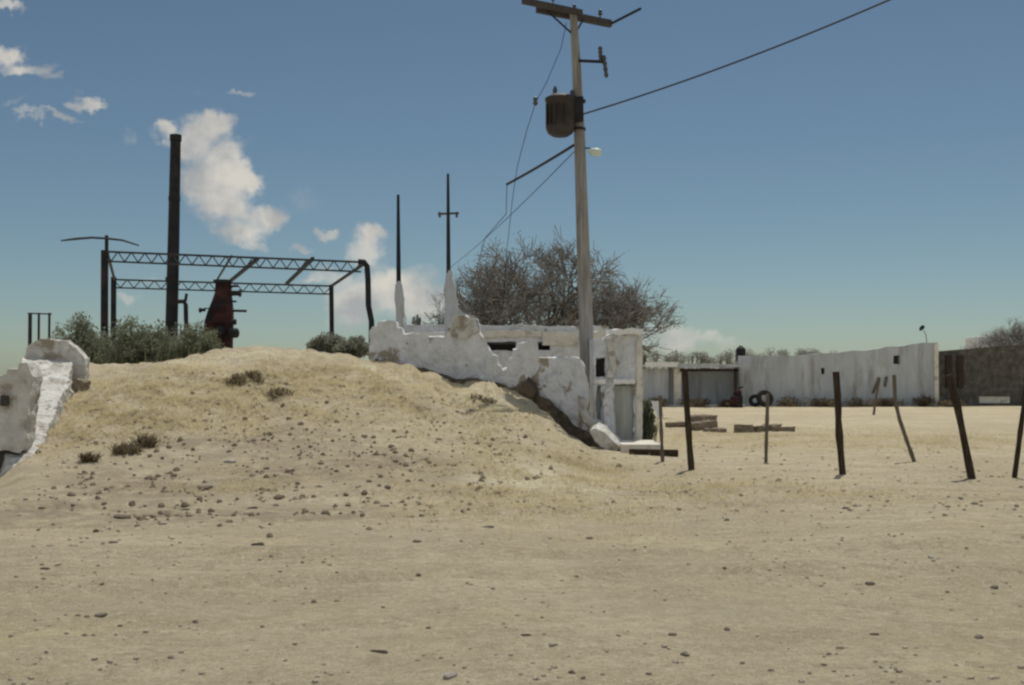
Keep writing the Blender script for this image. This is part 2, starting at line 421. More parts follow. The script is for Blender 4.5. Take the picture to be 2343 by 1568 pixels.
def wall_open(a, b, z0, z1, th, openings, topfn=None):
    """straight wall from a to b (x,y), thickness th going back, with rectangular holes (s0,s1,z0,z1) along its length"""
    a, b = Vector((a[0], a[1], 0)), Vector((b[0], b[1], 0))
    d = (b - a); Lw = d.length; d.normalize(); nrm = Vector((-d.y, d.x, 0))
    ss = sorted({0., Lw, *[q for o in openings for q in o[:2]]}); zs = sorted({z0, z1, *[q for o in openings for q in o[2:4]]})
    def solid(i, k):
        if i < 0 or k < 0 or i >= len(ss) - 1 or k >= len(zs) - 1: return False
        s, z = (ss[i] + ss[i + 1]) / 2, (zs[k] + zs[k + 1]) / 2
        return not any(o[0] < s < o[1] and o[2] < z < o[3] for o in openings)
    mb = MB()
    def P(s, z, t):
        zz = z
        if topfn and z == z1: zz = topfn(s / Lw)
        return a + d * s + nrm * t + Vector((0, 0, zz))
    for i in range(len(ss) - 1):
        for k in range(len(zs) - 1):
            if not solid(i, k): continue
            s0, s1, u0, u1 = ss[i], ss[i + 1], zs[k], zs[k + 1]
            mb.add([P(s0, u0, 0), P(s1, u0, 0), P(s1, u1, 0), P(s0, u1, 0)], [(0, 1, 2, 3)])
            mb.add([P(s0, u0, th), P(s1, u0, th), P(s1, u1, th), P(s0, u1, th)], [(3, 2, 1, 0)])
            for (ok, q) in ((solid(i - 1, k), [(s0, u0), (s0, u1)]), (solid(i + 1, k), [(s1, u0), (s1, u1)]), (solid(i, k - 1), [(s0, u0), (s1, u0)]), (solid(i, k + 1), [(s0, u1), (s1, u1)])):
                if not ok:
                    mb.add([P(*q[0], 0), P(*q[1], 0), P(*q[1], th), P(*q[0], th)], [(0, 1, 2, 3)])
    return mb

# ------------------------------------------------------------------ the ground
def lerp_tab(t, x):
    if x <= t[0][0]: return t[0][1]
    for (a, va), (b, vb) in zip(t, t[1:]):
        if x <= b:
            k = (x - a) / (b - a); k = k * k * (3 - 2 * k)
            return va + (vb - va) * k
    return t[-1][1]
def sstep(a, b, x):
    t = max(0., min(1., (x - a) / (b - a))); return t * t * (3 - 2 * t)
CREST_H = [(-14, 1.55), (-11, 1.78), (-9.2, 1.80), (-8.2, 1.98), (-7.3, 2.22), (-5.4, 2.22), (-4.2, 2.08), (-3.3, 1.84), (-2.44, 1.72), (-1.86, 1.58), (-1.33, 1.36), (-.6, 1.30), (-.1, 1.22), (.3, 1.10), (.73, .86), (.94, .56), (1.28, .28), (1.65, .06), (2.4, 0)]
CREST_Y = [(-14, 28), (-4.5, 28), (-3.3, 26.3), (-1.3, 25.0), (-.3, 24.4), (.5, 23.8), (1.28, 23.2), (2.2, 22.4)]
FOOT_Y = [(-12, 13.6), (-6, 11.8), (-2, 12.0), (1, 14), (2.5, 17)]
def hmound(x, y):
    hc = lerp_tab(CREST_H, x)
    if hc <= 0 or y < 11: return 0.
    yc, yf = lerp_tab(CREST_Y, x), lerp_tab(FOOT_Y, x)
    if y <= yc: k = sstep(yf, yc + 1.2, y)
    else:
        k0 = sstep(yf, yc + 1.2, yc)
        k = k0 * (1 - .85 * sstep(yc + .3, yc + (7.5 if x < -3.5 else 3.5), y))
    u = x / max(y, 1)
    return hc * 1.02 * k * sstep(-.485, -.435, u)
def h(x, y):
    z = hmound(x, y)
    if abs(x) < 60 and -10 < y < 90:
        f = 1.0 if y < 45 else max(0, (90 - y) / 45)
        g = 0.05 * noise.noise(Vector((x * .35, y * .35, 1))) + .028 * noise.noise(Vector((x * 1.1, y * 1.3, 5))) + .014 * noise.noise(Vector((x * 3.1, y * 3.1, 9)))
        rough = min(1, z) * (.09 * noise.noise(Vector((x * .9, y * .9, 3))) + .06 * noise.noise(Vector((x * 2.3, y * 2.3, 13))) + .13 * noise.noise(Vector((x * .5, y * .5, 37))) + .06 * noise.noise(Vector((x * 3.7, y * 3.7, 23))) + .03 * noise.noise(Vector((x * 6.1, y * 6.1, 29))))
        rid = 1 - abs(noise.noise(Vector((x * 1.15 + .3 * y, y * .45, 51)))) * 2
        rough -= min(1, z) * .10 * max(0, rid) ** 3
        rough += min(1, z * 1.5) * .07 * max(0, noise.noise(Vector((x * 2.2, y * 2.2, 71)))) ** .5 * .6
        rut = 0
        if y < 20:
            for c0 in (8.2, 9.7, 12.4, 13.8):
                q = y - (c0 + .16 * x + .35 * math.sin(x * .35 + c0))
                rut -= .055 * math.exp(-(q / .16) ** 2) - .022 * math.exp(-((abs(q) - .3) / .1) ** 2)
        z += f * (g + rough + rut * max(0, 1 - z * 4))
    return z
def pix_ground(x, y, y0=4.0, y1=90.0):
    d = ray(x, y); d = d / d.y
    Y = y0
    while Y < y1:
        p = Vector((0, 0, EYE)) + d * Y
        if p.z < h(p.x, p.y): return Vector((p.x, p.y, h(p.x, p.y)))
        Y += .04 if Y < 34 else .15
    p = Vector((0, 0, EYE)) + d * y1
    return p

def axis(dense0, dense1, step, lo, hi, grow=1.22):
    v = []; q = dense0
    while q <= dense1 + 1e-6: v.append(q); q += step
    s = step; q = dense1
    while q < hi: s = min(s * grow, 400); q += s; v.append(q)
    s = step; q = dense0
    while q > lo: s = min(s * grow, 400); q -= s; v.insert(0, q)
    return v
GX = axis(-13.5, 13.5, .10, -5000, 5000); GY = axis(5.0, 31.0, .10, -300, 7000)
nx, ny = len(GX), len(GY)
gv = [(x, y, h(x, y)) for y in GY for x in GX]
gf = [(j * nx + i, j * nx + i + 1, (j + 1) * nx + i + 1, (j + 1) * nx + i) for j in range(ny - 1) for i in range(nx - 1)]
gm = bpy.data.meshes.new('ground'); gm.from_pydata(gv, [], gf)
gm.polygons.foreach_set('use_smooth', [True] * len(gf))
# bare, trampled earth (a real patch of different soil on the mound's left flank)
BARE = [(pix_ground(560, 1010), 2.6, 2.0), (pix_ground(300, 1110), 2.8, 1.6), (pix_ground(620, 1090), 2.8, 1.6), (pix_ground(880, 1060), 1.8, 1.4), (pix_ground(150, 1170), 2.2, 1.4), (pix_ground(480, 1180), 3.0, 1.0)]
PALE = [(pix_ground(485, 812), 1.3, 2.2), (pix_ground(555, 815), 1.3, 2.0), (pix_ground(425, 832), 1.0, 1.6), (pix_ground(1060, 905), 1.0, 1.0), (pix_ground(1250, 1100), 1.4, 2.0), (pix_ground(850, 850), 1.5, 1.2)]
def patch_attr(name, spots, gain):
    attr = gm.attributes.new(name, 'FLOAT', 'POINT'); vals = []
    for (x, y, z) in gv:
        b = 0.
        if -13 < x < 6 and 7 < y < 31:
            w_ = .55 * noise.noise(Vector((x * .55, y * .8, 77))) + .35 * noise.noise(Vector((x * 1.7, y * 1.9, 78)))
            for (c, rx_, ry_) in spots: b = max(b, 1 - ((x - c.x) / rx_) ** 2 - ((y - c.y) / ry_) ** 2)
            b += w_
        vals.append(max(0., min(1., b * gain)))
    attr.data.foreach_set('value', vals)
patch_attr('bare_earth', BARE, .85); patch_attr('pale_earth', PALE, .9)
gm.materials.append(M_SOIL)
go = bpy.data.objects.new('ground', gm); COL.objects.link(go)
tag(go, 'dry sandy ground with a low earth mound', None, None, 'structure')

# ------------------------------------------------------------------ ruined house on the mound
def Ywall(x): return 26.7 - (x - 850) / 550 * 3.9
FO = [(846, 760), (850, 748), (862, 747), (864, 738), (886, 733), (905, 736), (909, 748), (919, 750), (922, 764), (950, 763), (985, 771), (1022, 770), (1024, 748), (1031, 746), (1033, 722), (1060, 719), (1074, 726), (1092, 730), (1100, 762), (1112, 786), (1124, 806),
      (1126, 812), (1138, 814), (1140, 834), (1152, 846), (1160, 842), (1162, 824), (1172, 820), (1174, 800), (1184, 798), (1186, 786), (1206, 783), (1220, 788), (1222, 802), (1232, 804), (1234, 818), (1248, 819), (1275, 817), (1306, 816), (1326, 822), (1338, 838), (1344, 870), (1350, 905), (1345, 930), (1356, 955), (1378, 985), (1392, 1010)]
FB = [(1406, 1060), (1330, 1060), (1260, 1040), (1180, 960), (1040, 920), (930, 890), (850, 870)]
front = [at(x, y, Ywall(x)) for (x, y) in FO + FB]
ruin = empty('ruined_wall', at(1150, 900, 24.6), 'long broken grey plaster wall stepping down the right side of the mound', 'ruined wall')
slab(front, (0, .42, 0), L=.12, amp=.022, seed=1, edge_j=.045).build('wall', M_PLASTER, ruin)
# dark earth laid bare under the undercut render
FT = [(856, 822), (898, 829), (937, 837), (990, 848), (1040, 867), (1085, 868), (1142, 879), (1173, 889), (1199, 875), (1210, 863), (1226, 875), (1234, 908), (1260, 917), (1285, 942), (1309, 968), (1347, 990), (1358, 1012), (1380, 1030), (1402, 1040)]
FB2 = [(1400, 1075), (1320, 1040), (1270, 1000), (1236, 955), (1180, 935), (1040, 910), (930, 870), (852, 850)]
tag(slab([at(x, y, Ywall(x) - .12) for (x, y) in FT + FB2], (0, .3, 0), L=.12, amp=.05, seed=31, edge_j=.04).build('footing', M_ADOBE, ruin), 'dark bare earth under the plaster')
# broken right edge, its sunlit rim put in as pale plaster
EO = [(1322, 905), (1336, 912), (1343, 935), (1352, 958), (1372, 980), (1352, 985), (1336, 968), (1326, 935)]
tag(slab([at(x, y, Ywall(x) - .13) for (x, y) in EO], (0, .16, 0), L=.12, amp=.03, seed=2).build('plaster_patch', M_LIME, ruin), 'broken plaster edge with its lit rim coloured white')
EO = [(1034, 724), (1060, 721), (1090, 732), (1096, 757), (1060, 775), (1030, 770)]
slab([at(x, y, Ywall(x) - .06) for (x, y) in EO], (0, .1, 0), L=.15, amp=.02, seed=3).build('plaster_patch', M_LIME, ruin)

# white slab that has slid off the wall's lower end
FS = [(1350, 986), (1362, 978), (1384, 990), (1405, 1010), (1419, 1027), (1408, 1036), (1388, 1034), (1362, 1008)]
single('fallen_slab', slab([at(x, y, 22.25) for (x, y) in FS], (.10, .40, .10), L=.12, amp=.02, seed=4), M_LIME,
       'white plaster slab leaning at the lower end of the broken wall', 'slab')
# rubble at the foot of the wall
for i, (x, y, r) in enumerate([(1228, 905, .26), (1205, 893, .2)]):
    p = pix_ground(x, y + 12)
    mb = MB(); bm = bmesh.new(); bmesh.ops.create_icosphere(bm, subdivisions=3, radius=r)
    for v in bm.verts: v.co = Vector((v.co.x, v.co.y * .8, v.co.z * 1.05)) * (1 + .35 * noise.noise(v.co * 5 + Vector((i * 3, 1, 2))))
    mb.add([v.co + p + Vector((0, 0, r * .5)) for v in bm.verts], [[v.index for v in f.verts] for f in bm.faces]); bm.free()
    single('rubble_block', mb, M_ADOBE, ['dark brown rubble block, larger one, at the foot of the broken wall', 'smaller dark brown rubble block beside the larger one under the broken wall'][i], 'rubble')

# the house behind it: long wall with a cream band and two window holes
HY = 29.2
def hx(x): return at(x, 800, HY).x
def hz(y): return at(1171, y, HY).z
house = empty('abandoned_house', (hx(1130), HY, 0), 'long low abandoned grey house with a cream band behind the broken wall', 'house')
x0, x1 = hx(884), hx(1392)
ztop = hz(739)
ops = []
for (a, b, c, d) in [(1114, 1180, 803, 783), (1231, 1259, 802, 783)]:
    ops.append((hx(a) - x0, hx(b) - x0, hz(c), hz(d)))
def tfn(t): return ztop - .04 - .05 * t + .05 * noise.noise(Vector((t * 9, 3, 1)))
def fine_wall(a, b, z0, z1, th, ops, topfn, n):
    extra = [((b[0] - a[0]) * k / n, (b[0] - a[0]) * k / n, z0, z0) for k in range(1, n)]
    return wall_open(a, b, z0, z1, th, ops + extra, topfn)
roughen(fine_wall((x0, HY), (x1, HY), 0., ztop, .4, ops, tfn, 24), .2, .028, 2.4, 41, .03).build('wall', M_PLASTER, house)
mb = MB(); mb.box(((x0 + x1) / 2, HY + 2.9, 1.35), (x1 - x0, 5.0, 2.7)); mb.build('rear_rooms', M_PLASTER, house)
mb = MB()
for o in ops:
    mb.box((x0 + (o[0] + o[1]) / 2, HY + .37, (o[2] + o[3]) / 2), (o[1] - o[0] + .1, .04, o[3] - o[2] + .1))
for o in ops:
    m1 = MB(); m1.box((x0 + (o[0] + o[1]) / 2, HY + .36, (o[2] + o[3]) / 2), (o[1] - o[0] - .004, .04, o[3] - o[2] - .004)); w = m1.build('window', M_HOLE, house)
    m2 = MB(); m2.box((x0 + (o[0] + o[1]) / 2, HY + .06, o[3] - .03), (o[1] - o[0] - .01, .16, .055)); m2.build('lintel', M_ARM, w)
def band(xa, xb, ya, yb, m, nm, out=.07):
    b = MB(); xa, xb = hx(xa), hx(xb)
    b.box(((xa + xb) / 2, HY - out / 2 + .01, (hz(ya) + hz(yb)) / 2), (xb - xa, out, abs(hz(ya) - hz(yb))))
    return roughen(b, .14, .02, 3, int(ya), .02).build(nm, m, house)
band(1100, 1240, 757, 771, M_CREAM, 'parapet_band'); band(1241, 1322, 760, 790, M_CREAM, 'parapet_band'); band(926, 1024, 760, 777, M_WHITE, 'white_beam', .12)
# broken cream pieces on the right
slab([at(x, y, 28.6) for (x, y) in [(1356, 762), (1372, 756), (1392, 758), (1404, 752), (1410, 770), (1400, 790), (1362, 786)]], (0, .3, 0), L=.15, amp=.04, seed=5).build('cornice', M_CREAM, house)

# two broken masonry piers rising behind the wall
def pier(pts, Y, label, seed):
    mb = slab([at(x, y, Y) for (x, y) in pts], (0, .45, 0), L=.2, amp=.05, seed=seed)
    single('broken_pier', mb, M_CEMENT, label, 'masonry pier', 'broken masonry piers behind the ruined wall')
pier([(904, 800), (905, 700), (906, 652), (911, 645), (917, 648), (919, 664), (922, 700), (930, 800)], 28.3, 'slim grey masonry stub at the foot of the bare pole', 8)
pier([(1018, 800), (1019, 700), (1020, 630), (1026, 618), (1034, 622), (1038, 650), (1046, 704), (1062, 718), (1084, 724), (1086, 800)], 27.6, 'taller pale masonry stub left of the bare trees', 9)

# corner block on the right
RY = 23.6
def rx(x): return at(x, 900, RY).x
def rz(y): return at(1171, y, RY).z
blk = empty('corner_room', (rx(1415), RY, 0), 'grey roofless corner room with white ledges right of the utility pole', 'ruined room')
bx0, bx1 = rx(1361), rx(1469)
zt = rz(768)
ops = [(rx(1362.5) - bx0, rx(1386) - bx0, rz(862), rz(818)), (rx(1405) - bx0, rx(1450) - bx0, -.02, rz(880)), (rx(1364) - bx0, rx(1376) - bx0, rz(960), rz(880))]
def tfr(t): return zt - .10 + .12 * sstep(.15, .35, t) + .06 * noise.noise(Vector((t * 6, 1, 7)))
_w = wall_open((bx0, RY), (bx1, RY), -.02, zt, .35, ops + [((bx1 - bx0) * k / 10, (bx1 - bx0) * k / 10, 0, 0) for k in range(1, 10)], tfr)
roughen(_w, .1, .028, 3.2, 42, .03).build('wall', M_PLASTER, blk)
mb = MB(); mb.box(((bx0 + bx1) / 2, RY + 1.75, 1.0), (bx1 - bx0 - .02, 2.7, 2.0 + rz(800) - 2.0 + .6)); mb.build('rear_wall', M_PLASTER, blk)
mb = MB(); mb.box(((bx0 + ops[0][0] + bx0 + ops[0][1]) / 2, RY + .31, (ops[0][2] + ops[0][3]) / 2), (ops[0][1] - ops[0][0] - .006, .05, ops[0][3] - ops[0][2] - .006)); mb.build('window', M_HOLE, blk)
mb = MB(); mb.box(((bx0 + ops[1][0] + bx0 + ops[1][1]) / 2, RY + .14, (ops[1][3]) / 2 - .02), (ops[1][1] - ops[1][0] - .006, .05, ops[1][3] - .01)); mb.build('door', M_GREENDOOR, blk)
mb = MB(); mb.box(((bx0 + ops[2][0] + bx0 + ops[2][1]) / 2, RY + .2, (ops[2][2] + ops[2][3]) / 2), (ops[2][1] - ops[2][0] - .006, .05, ops[2][3] - ops[2][2] - .006)); mb.build('niche', M_CEMENT, blk)
for (a, b, c, d, out) in [(1403, 1452, 868, 878, .13), (1360, 1384, 869, 878, .10)]:
    mb = MB(); mb.box(((rx(a) + rx(b)) / 2, RY - out / 2 + .005, (rz(c) + rz(d)) / 2), (rx(b) - rx(a), out, rz(c) - rz(d))); roughen(mb, .07, .018, 5, int(a), .02).build('ledge', M_WHITE, blk)
mb = MB(); mb.box(((rx(1398) + rx(1472)) / 2, RY + .55, (rz(757) + rz(769)) / 2 + .03), (rx(1472) - rx(1398), 1.3, rz(757) - rz(769))); roughen(mb, .12, .03, 3, 43, .03).build('roof_cap', M_WHITE, blk)
slab([at(x, y, RY - .14) for (x, y) in [(1388, 775), (1404, 764), (1408, 800), (1412, 840), (1402, 866), (1388, 862), (1396, 830)]], (0, .15, 0), L=.12, amp=.03, seed=6).build('plaster_patch', M_LIME, blk)
slab([at(x, y, RY - .10) for (x, y) in [(1386, 890), (1400, 884), (1404, 940), (1408, 1000), (1400, 1022), (1384, 990), (1378, 930)]], (0, .12, 0), L=.12, amp=.03, seed=7).build('plaster_patch', M_PLASTER, blk)
slab([at(x, y, RY - .05) for (x, y) in [(1455, 1022), (1457, 790), (1464, 772), (1470, 800), (1470, 1024)]], (0, .1, 0), L=.15, amp=.015, seed=11).build('corner_strip', M_CREAM, blk)  # lit right edge of the room, put in as a cream strip

# concrete slab by the corner
p0, p1 = at(1424, 1045, 21.8), at(1516, 1045, 21.8)
mb = MB(); mb.box(((p0.x + p1.x) / 2, 22.6, .05), (p1.x - p0.x, 1.5, .24))
single('concrete_slab', mb, M_CREAM, 'low pale concrete slab in front of the corner room', 'slab', bevel=.02)
mb = MB(); a, b = at(1440, 1052, 21.3), at(1552, 1056, 21.1); a.z = b.z = .05; mb.bar(a, b, .11, .13)  # low dark bar along the front of the slab
single('dark_bar', mb, M_POST, 'dark bar lying along the pale concrete slab', 'beam', bevel=.015)

# ------------------------------------------------------------------ white ruined wall at the left edge
lw = empty('white_ruined_wall', at(100, 1000, 20), 'broken white plaster wall climbing the mound at the left edge', 'ruined wall')
def face(pts, push, m, nm, seed, amp=.05, L=.2): return slab([at(*q) for q in pts], push, L=L, amp=amp, seed=seed).build(nm, m, lw)
# back piece, facing the viewer: courses of broken block
BKY = 22.6
def q3(x, y, Y=BKY): return at(x, y, Y)
face([(56, 842, BKY), (58, 800, BKY), (66, 786, BKY), (92, 776, BKY), (118, 778, BKY), (148, 779, BKY), (168, 792, BKY), (182, 806, BKY), (195, 820, BKY), (196, 850, BKY), (193, 886, BKY), (160, 900, BKY), (124, 930, BKY), (60, 960, BKY)],
     (-.12, .55, .0), M_LIME, 'back_wall', 21, .04, .09)
# arm running down the slope towards the viewer: stepped, broken top
ARM = [(46, 1080, 16.0), (50, 1046, 16.5), (56, 1012, 17.0), (63, 978, 17.7), (72, 944, 18.6), (84, 912, 19.8), (98, 880, 21.1), (108, 830, 22.5)]
mb = MB(); rows = []
for k, (x, y, Y) in enumerate(ARM):
    c = at(x, y, Y); w_ = .20 + .045 * k
    zt_ = c.z + (.05 if k % 2 else -.03); zb = h(c.x, Y) - .3
    rows.append([Vector((c.x - w_ - .12, Y, zb)), Vector((c.x - w_, Y, zt_ + .05)), Vector((c.x + w_, Y, zt_ - .03)), Vector((c.x + w_ + .05, Y, zb))])
vs = [v for r_ in rows for v in r_]; nr = len(rows)
mb.add(vs, [(i * 4 + k, i * 4 + (k + 1) % 4, (i + 1) * 4 + (k + 1) % 4, (i + 1) * 4 + k) for i in range(nr - 1) for k in range(4)] + [(0, 1, 2, 3), tuple(4 * (nr - 1) + k for k in (3, 2, 1, 0))])
roughen(mb, .10, .035, 2.6, 22, .04).build('side_wall', M_LIME, lw)
# wall face at the very left: eroded courses over a dark hollow
LY_ = 16.3
def lq(x, y): return at(x, y, LY_)
face([(-60, 872, LY_), (-10, 871, LY_), (-8, 860, LY_), (18, 858, LY_), (20, 846, LY_), (40, 844, LY_), (42, 832, LY_), (62, 830, LY_), (74, 862, LY_), (70, 905, LY_), (64, 920, LY_), (64, 950, LY_), (56, 975, LY_), (54, 1010, LY_), (44, 1036, LY_), (20, 1030, LY_), (-60, 1034, LY_)], (-.10, .6, 0), M_LIME, 'end_wall', 60, .022, .08)
a, b = lq(4, 926), lq(20, 906)
mb = MB(); mb.box(((a.x + b.x) / 2, LY_ + .02, (a.z + b.z) / 2), (b.x - a.x, .16, b.z - a.z)); roughen(mb, .05, .02, 5, 69, .02).build('beam_socket', M_HOLE, lw)
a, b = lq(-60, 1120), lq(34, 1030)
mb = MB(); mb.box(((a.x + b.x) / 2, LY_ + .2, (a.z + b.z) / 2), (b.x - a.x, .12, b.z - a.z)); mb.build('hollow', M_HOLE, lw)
# rubble heaped under the back piece
for k, (x, y, r) in enumerate([(140, 884, .22), (164, 880, .26), (186, 884, .18), (150, 902, .16)]):
    p = pix_ground(x, y + 6)
    mb = MB().box(p + Vector((0, 0, r * .3)), (r * 1.6, r * 1.2, r * 1.1), Matrix.Rotation(k * .7, 3, 'Z') @ Matrix.Rotation(.2 * k, 3, 'X'))
    single('rubble_block', roughen(mb, .08, .04, 4, 70 + k, .03), M_LIME if k % 2 else M_ROCK,
           ['brown rubble block under the overhang of the white wall', 'largest pale rubble block under the white wall', 'small brown rubble block at the right end of the white wall', 'small pale rubble block in front of the others under the white wall'][k], 'rubble', 'rubble at the white wall')

# ------------------------------------------------------------------ utility pole
PY = 25.5
def pp(x, y, dy=0.): return at(x, y, PY + dy)
pole = empty('utility_pole', (pp(1350, 1000).x, PY, 0), 'tall grey utility pole with crossarm and transformer leaning slightly left', 'utility pole')
mb = MB(); pts = [pp(1348, 1018), pp(1345, 850), pp(1334, 560), pp(1326, 310), pp(1319, 150), pp(1311, 22)]
mb.tube(pts, [.185, .175, .15, .128, .105, .085], 16); mb.build('pole', M_POLE, pole)
zc = pp(1300, 30).z
# pair of timber crossarms, level, turned away to the right
ca, cb = at(1190, 9, 24.8), at(1402, 48, 26.15)
za = (ca.z + cb.z) / 2; ca.z = cb.z = za
dv = (cb - ca).normalized(); nv = Vector((-dv.y, dv.x, 0))
m1 = MB().bar(ca - nv * .15 - dv * .02, ca - nv * .15 + dv * 1.6, .11, .13); m1.build('crossarm', M_ARM, pole, bevel=.008)
m1 = MB().bar(ca + nv * .15 + dv * .55, cb + nv * .15 + dv * .05, .11, .17); m1.build('crossarm', M_ARM, pole, bevel=.008)
m1 = MB().bar(cb + nv * .10 + dv * .05, at(1466, 20, 25.3), .035, .05); m1.build('arm_extension', M_DARKSTEEL, pole)
for t in (.12, .8, 1.6, 2.35):
    q = ca + dv * t + nv * (.15 if t > .9 else -.15) + Vector((0, 0, .06))
    mb = MB().lathe(q, [(.014, 0), (.014, .1), (.05, .1), (.055, .14), (.035, .16), (.045, .19), (.03, .23), (.0, .235)], 10); mb.build('insulator', M_CERAMIC, pole)
for s in (-.5, .55):
    mid = ca + dv * 1.22
    MB().bar(mid + dv * s - Vector((0, 0, .05)), pp(1314, 82), .02, .04).build('brace', M_DARKSTEEL, pole)
# cutout bracket
b0, b1 = pp(1318, 139, -.05), pp(1384, 142, -.25)
br = MB().bar(b0, b1, .05, .06).build('cutout_bracket', M_DARKSTEEL, pole)
for (xa, ya, xb, yb, dy) in [(1373, 107, 1375, 142, -.22), (1381, 127, 1388, 178, -.3)]:
    mb = MB(); a, b = pp(xa, ya, dy), pp(xb, yb, dy)
    pr = [a + (b - a) * t / 8 for t in range(9)]
    mb.tube(pr, [.03, .058, .036, .058, .036, .058, .036, .055, .028], 10)
    mb.build('fuse_cutout', M_CERAMIC, br)
# transformer can
tr_b = pp(1282, 312, -.14); tr_t = pp(1282, 222, -.14); H = tr_t.z - tr_b.z; rr = .34
tk = MB().lathe(tr_b, [(.0, 0), (rr * .55, .0), (rr * .86, .07), (rr * .97, .16), (rr, .22), (rr, H - .1), (rr * 1.05, H - .09), (rr * 1.05, H - .04), (rr * .95, H - .02), (rr * .6, H + .05), (0, H + .07)], 28).build('transformer', M_TANK, pole)
for (x, y0, y1) in [(1270, 224, 198), (1309, 226, 206)]:
    a, b = pp(x, y0, -.14), pp(x, y1, -.14)
    MB().tube([a + (b - a) * t / 6 for t in range(7)], [.06, .045, .066, .045, .06, .04, .025], 10).build('bushing', M_CERAMIC, tk)
for k in range(-2, 3):
    a = math.pi * (1.38 + k * .10); q = tr_b + Vector((math.cos(a) * (rr + .025), math.sin(a) * (rr + .025), H * .5))
    MB().box(q, (.018, .07, H * .5), Matrix.Rotation(a, 3, 'Z') @ Matrix.Rotation(math.pi / 2, 3, 'Z')).build('cooling_fin', M_TANK, tk)
MB().box(pp(1322, 250, -.17), (.26, .12, .58)).build('mounting_plate', M_DARKSTEEL, pole, bevel=.015)
for y in (232, 296):
    c = pp(1325, y); MB().lathe(c - Vector((0, 0, .03)), [(.15, 0), (.155, .0), (.155, .06), (.15, .06)], 18).build('clamp_band', M_DARKSTEEL, pole)
# small pale lamp on the right
la = pp(1332, 338); lb = pp(1352, 340, -.1)
lp = MB().tube([la, lb], .018, 8).build('lamp_bracket', M_DARKSTEEL, pole)
MB().lathe(pp(1350, 346, -.12), [(.0, -.02), (.05, -.02), (.085, .06), (.10, .17), (.085, .24), (.03, .27), (0, .27)], 16, Vector((1, -.2, -.22))).build('lamp_head', M_LAMPGREEN, lp)

def sag(a, b, n=18, s=.1):
    return [a + (b - a) * (i / n) - Vector((0, 0, s * 4 * (i / n) * (1 - i / n))) for i in range(n + 1)]
def wire(pts, r, label, cat='cable', nm='overhead_cable'):
    mb = MB().tube(pts, r, 6); return single(nm, mb, M_WIRE, label, cat)
wire(sag(pp(1332, 262), at(2130, -42, 22.0), s=.14), .019, 'long dark cable rising from the pole to the upper right of the sky')
wire(sag(pp(1312, 333), at(1160, 422, 30.5), s=.02), .036, 'thick short cable bundle slanting down left from below the transformer', 'cable')
wire(sag(pp(1316, 345), at(1030, 612, 57.6), s=.15), .012, 'thin cable slanting down from the utility pole to the bare pole with a crossarm')
wire([at(1160, 424, 30.5), at(1158, 490, 30.6), at(1110, 545, 31.5), at(1085, 640, 33)], .010, 'faint cable dropping from the end of the thick bundle to the bare trees')
w = wire([at(1296, 52, 25.1), at(1284, 110, 25.0), at(1250, 190, 25.0), at(1226, 234, 25.0), at(1205, 300, 25.0), at(1184, 380, 25.2), at(1172, 460, 25.6), at(1160, 570, 27.0), at(1150, 715, 28.95)], .008, 'thin slack guy cable with a dark insulator left of the pole')
MB().lathe(at(1225, 242, 25.0), [(0, 0), (.035, .01), (.062, .06), (.035, .1), (.058, .15), (.03, .2), (0, .21)], 10).build('insulator', M_CERAMIC, w)

# two thin poles behind the ruin
def thin_pole(x_top, y_top, x_bot, Y, r, label, arm=None):
    top = at(x_top, y_top, Y); bot = at(x_bot, 858, Y); bot.z = 0
    e = empty('bare_pole', bot, label, 'pole')
    MB().tube([bot, bot.lerp(top, .35), bot.lerp(top, .7), top], [r, r * .9, r * .7, r * .45], 10).build('shaft', M_DARKSTEEL, e)
    if arm:
        a, b = at(arm[0], arm[2], Y), at(arm[1], arm[2] - 2, Y)
        MB().bar(a, b, .10, .10).build('crossarm', M_ARM, e)
        for x in (arm[0] + 4, arm[1] - 5):
            q = at(x, arm[2] + 8, Y); MB().lathe(q, [(.05, 0), (.08, .06), (.05, .12), (.08, .18), (.04, .3)], 8).build('insulator', M_CERAMIC, e)
thin_pole(911, 446, 914, 44, .125, 'slender dark pole without arms behind the ruin')
thin_pole(1025, 398, 1028, 58, .15, 'slender dark pole with a short crossarm left of the bare trees', (1002, 1050, 490))

# ------------------------------------------------------------------ old works on the mound: chimney, pipe frame, rusted machine
def gz(x, y): return h(x, y)
CY = 37.0
c_top, c_mid, c_bot = at(402, 311, CY), at(397, 560, CY), at(389, 790, CY)
c_bot.z = gz(c_bot.x, CY) - .2
ch = empty('smokestack', (c_bot.x, CY, c_bot.z), 'tall dark steel smokestack standing in the green bushes', 'chimney')
MB().tube([c_bot, c_mid, c_top], [.215, .195, .17], 24).build('stack', M_DARKSTEEL, ch)
MB().tube([at(402, 323, CY), at(402, 309, CY)], [.195, .195], 24).build('rim', M_DARKSTEEL, ch)
for (y, r) in ((455, .197), (640, .215)):
    MB().tube([at(399 - (y - 455) * .03, y + 5, CY), at(399 - (y - 455) * .03, y - 5, CY)], [r, r], 24).build('flange', M_DARKSTEEL, ch)
MB().tube([at(394, 690, CY), at(420, 690, CY), at(425, 697, CY), at(426, 745, CY), at(427, 800, CY)], .075, 12).build('side_pipe', M_DARKSTEEL, ch)
MB().tube([at(424, 690, CY), at(427, 672, CY)], .05, 10).build('valve', M_DARKSTEEL, ch)

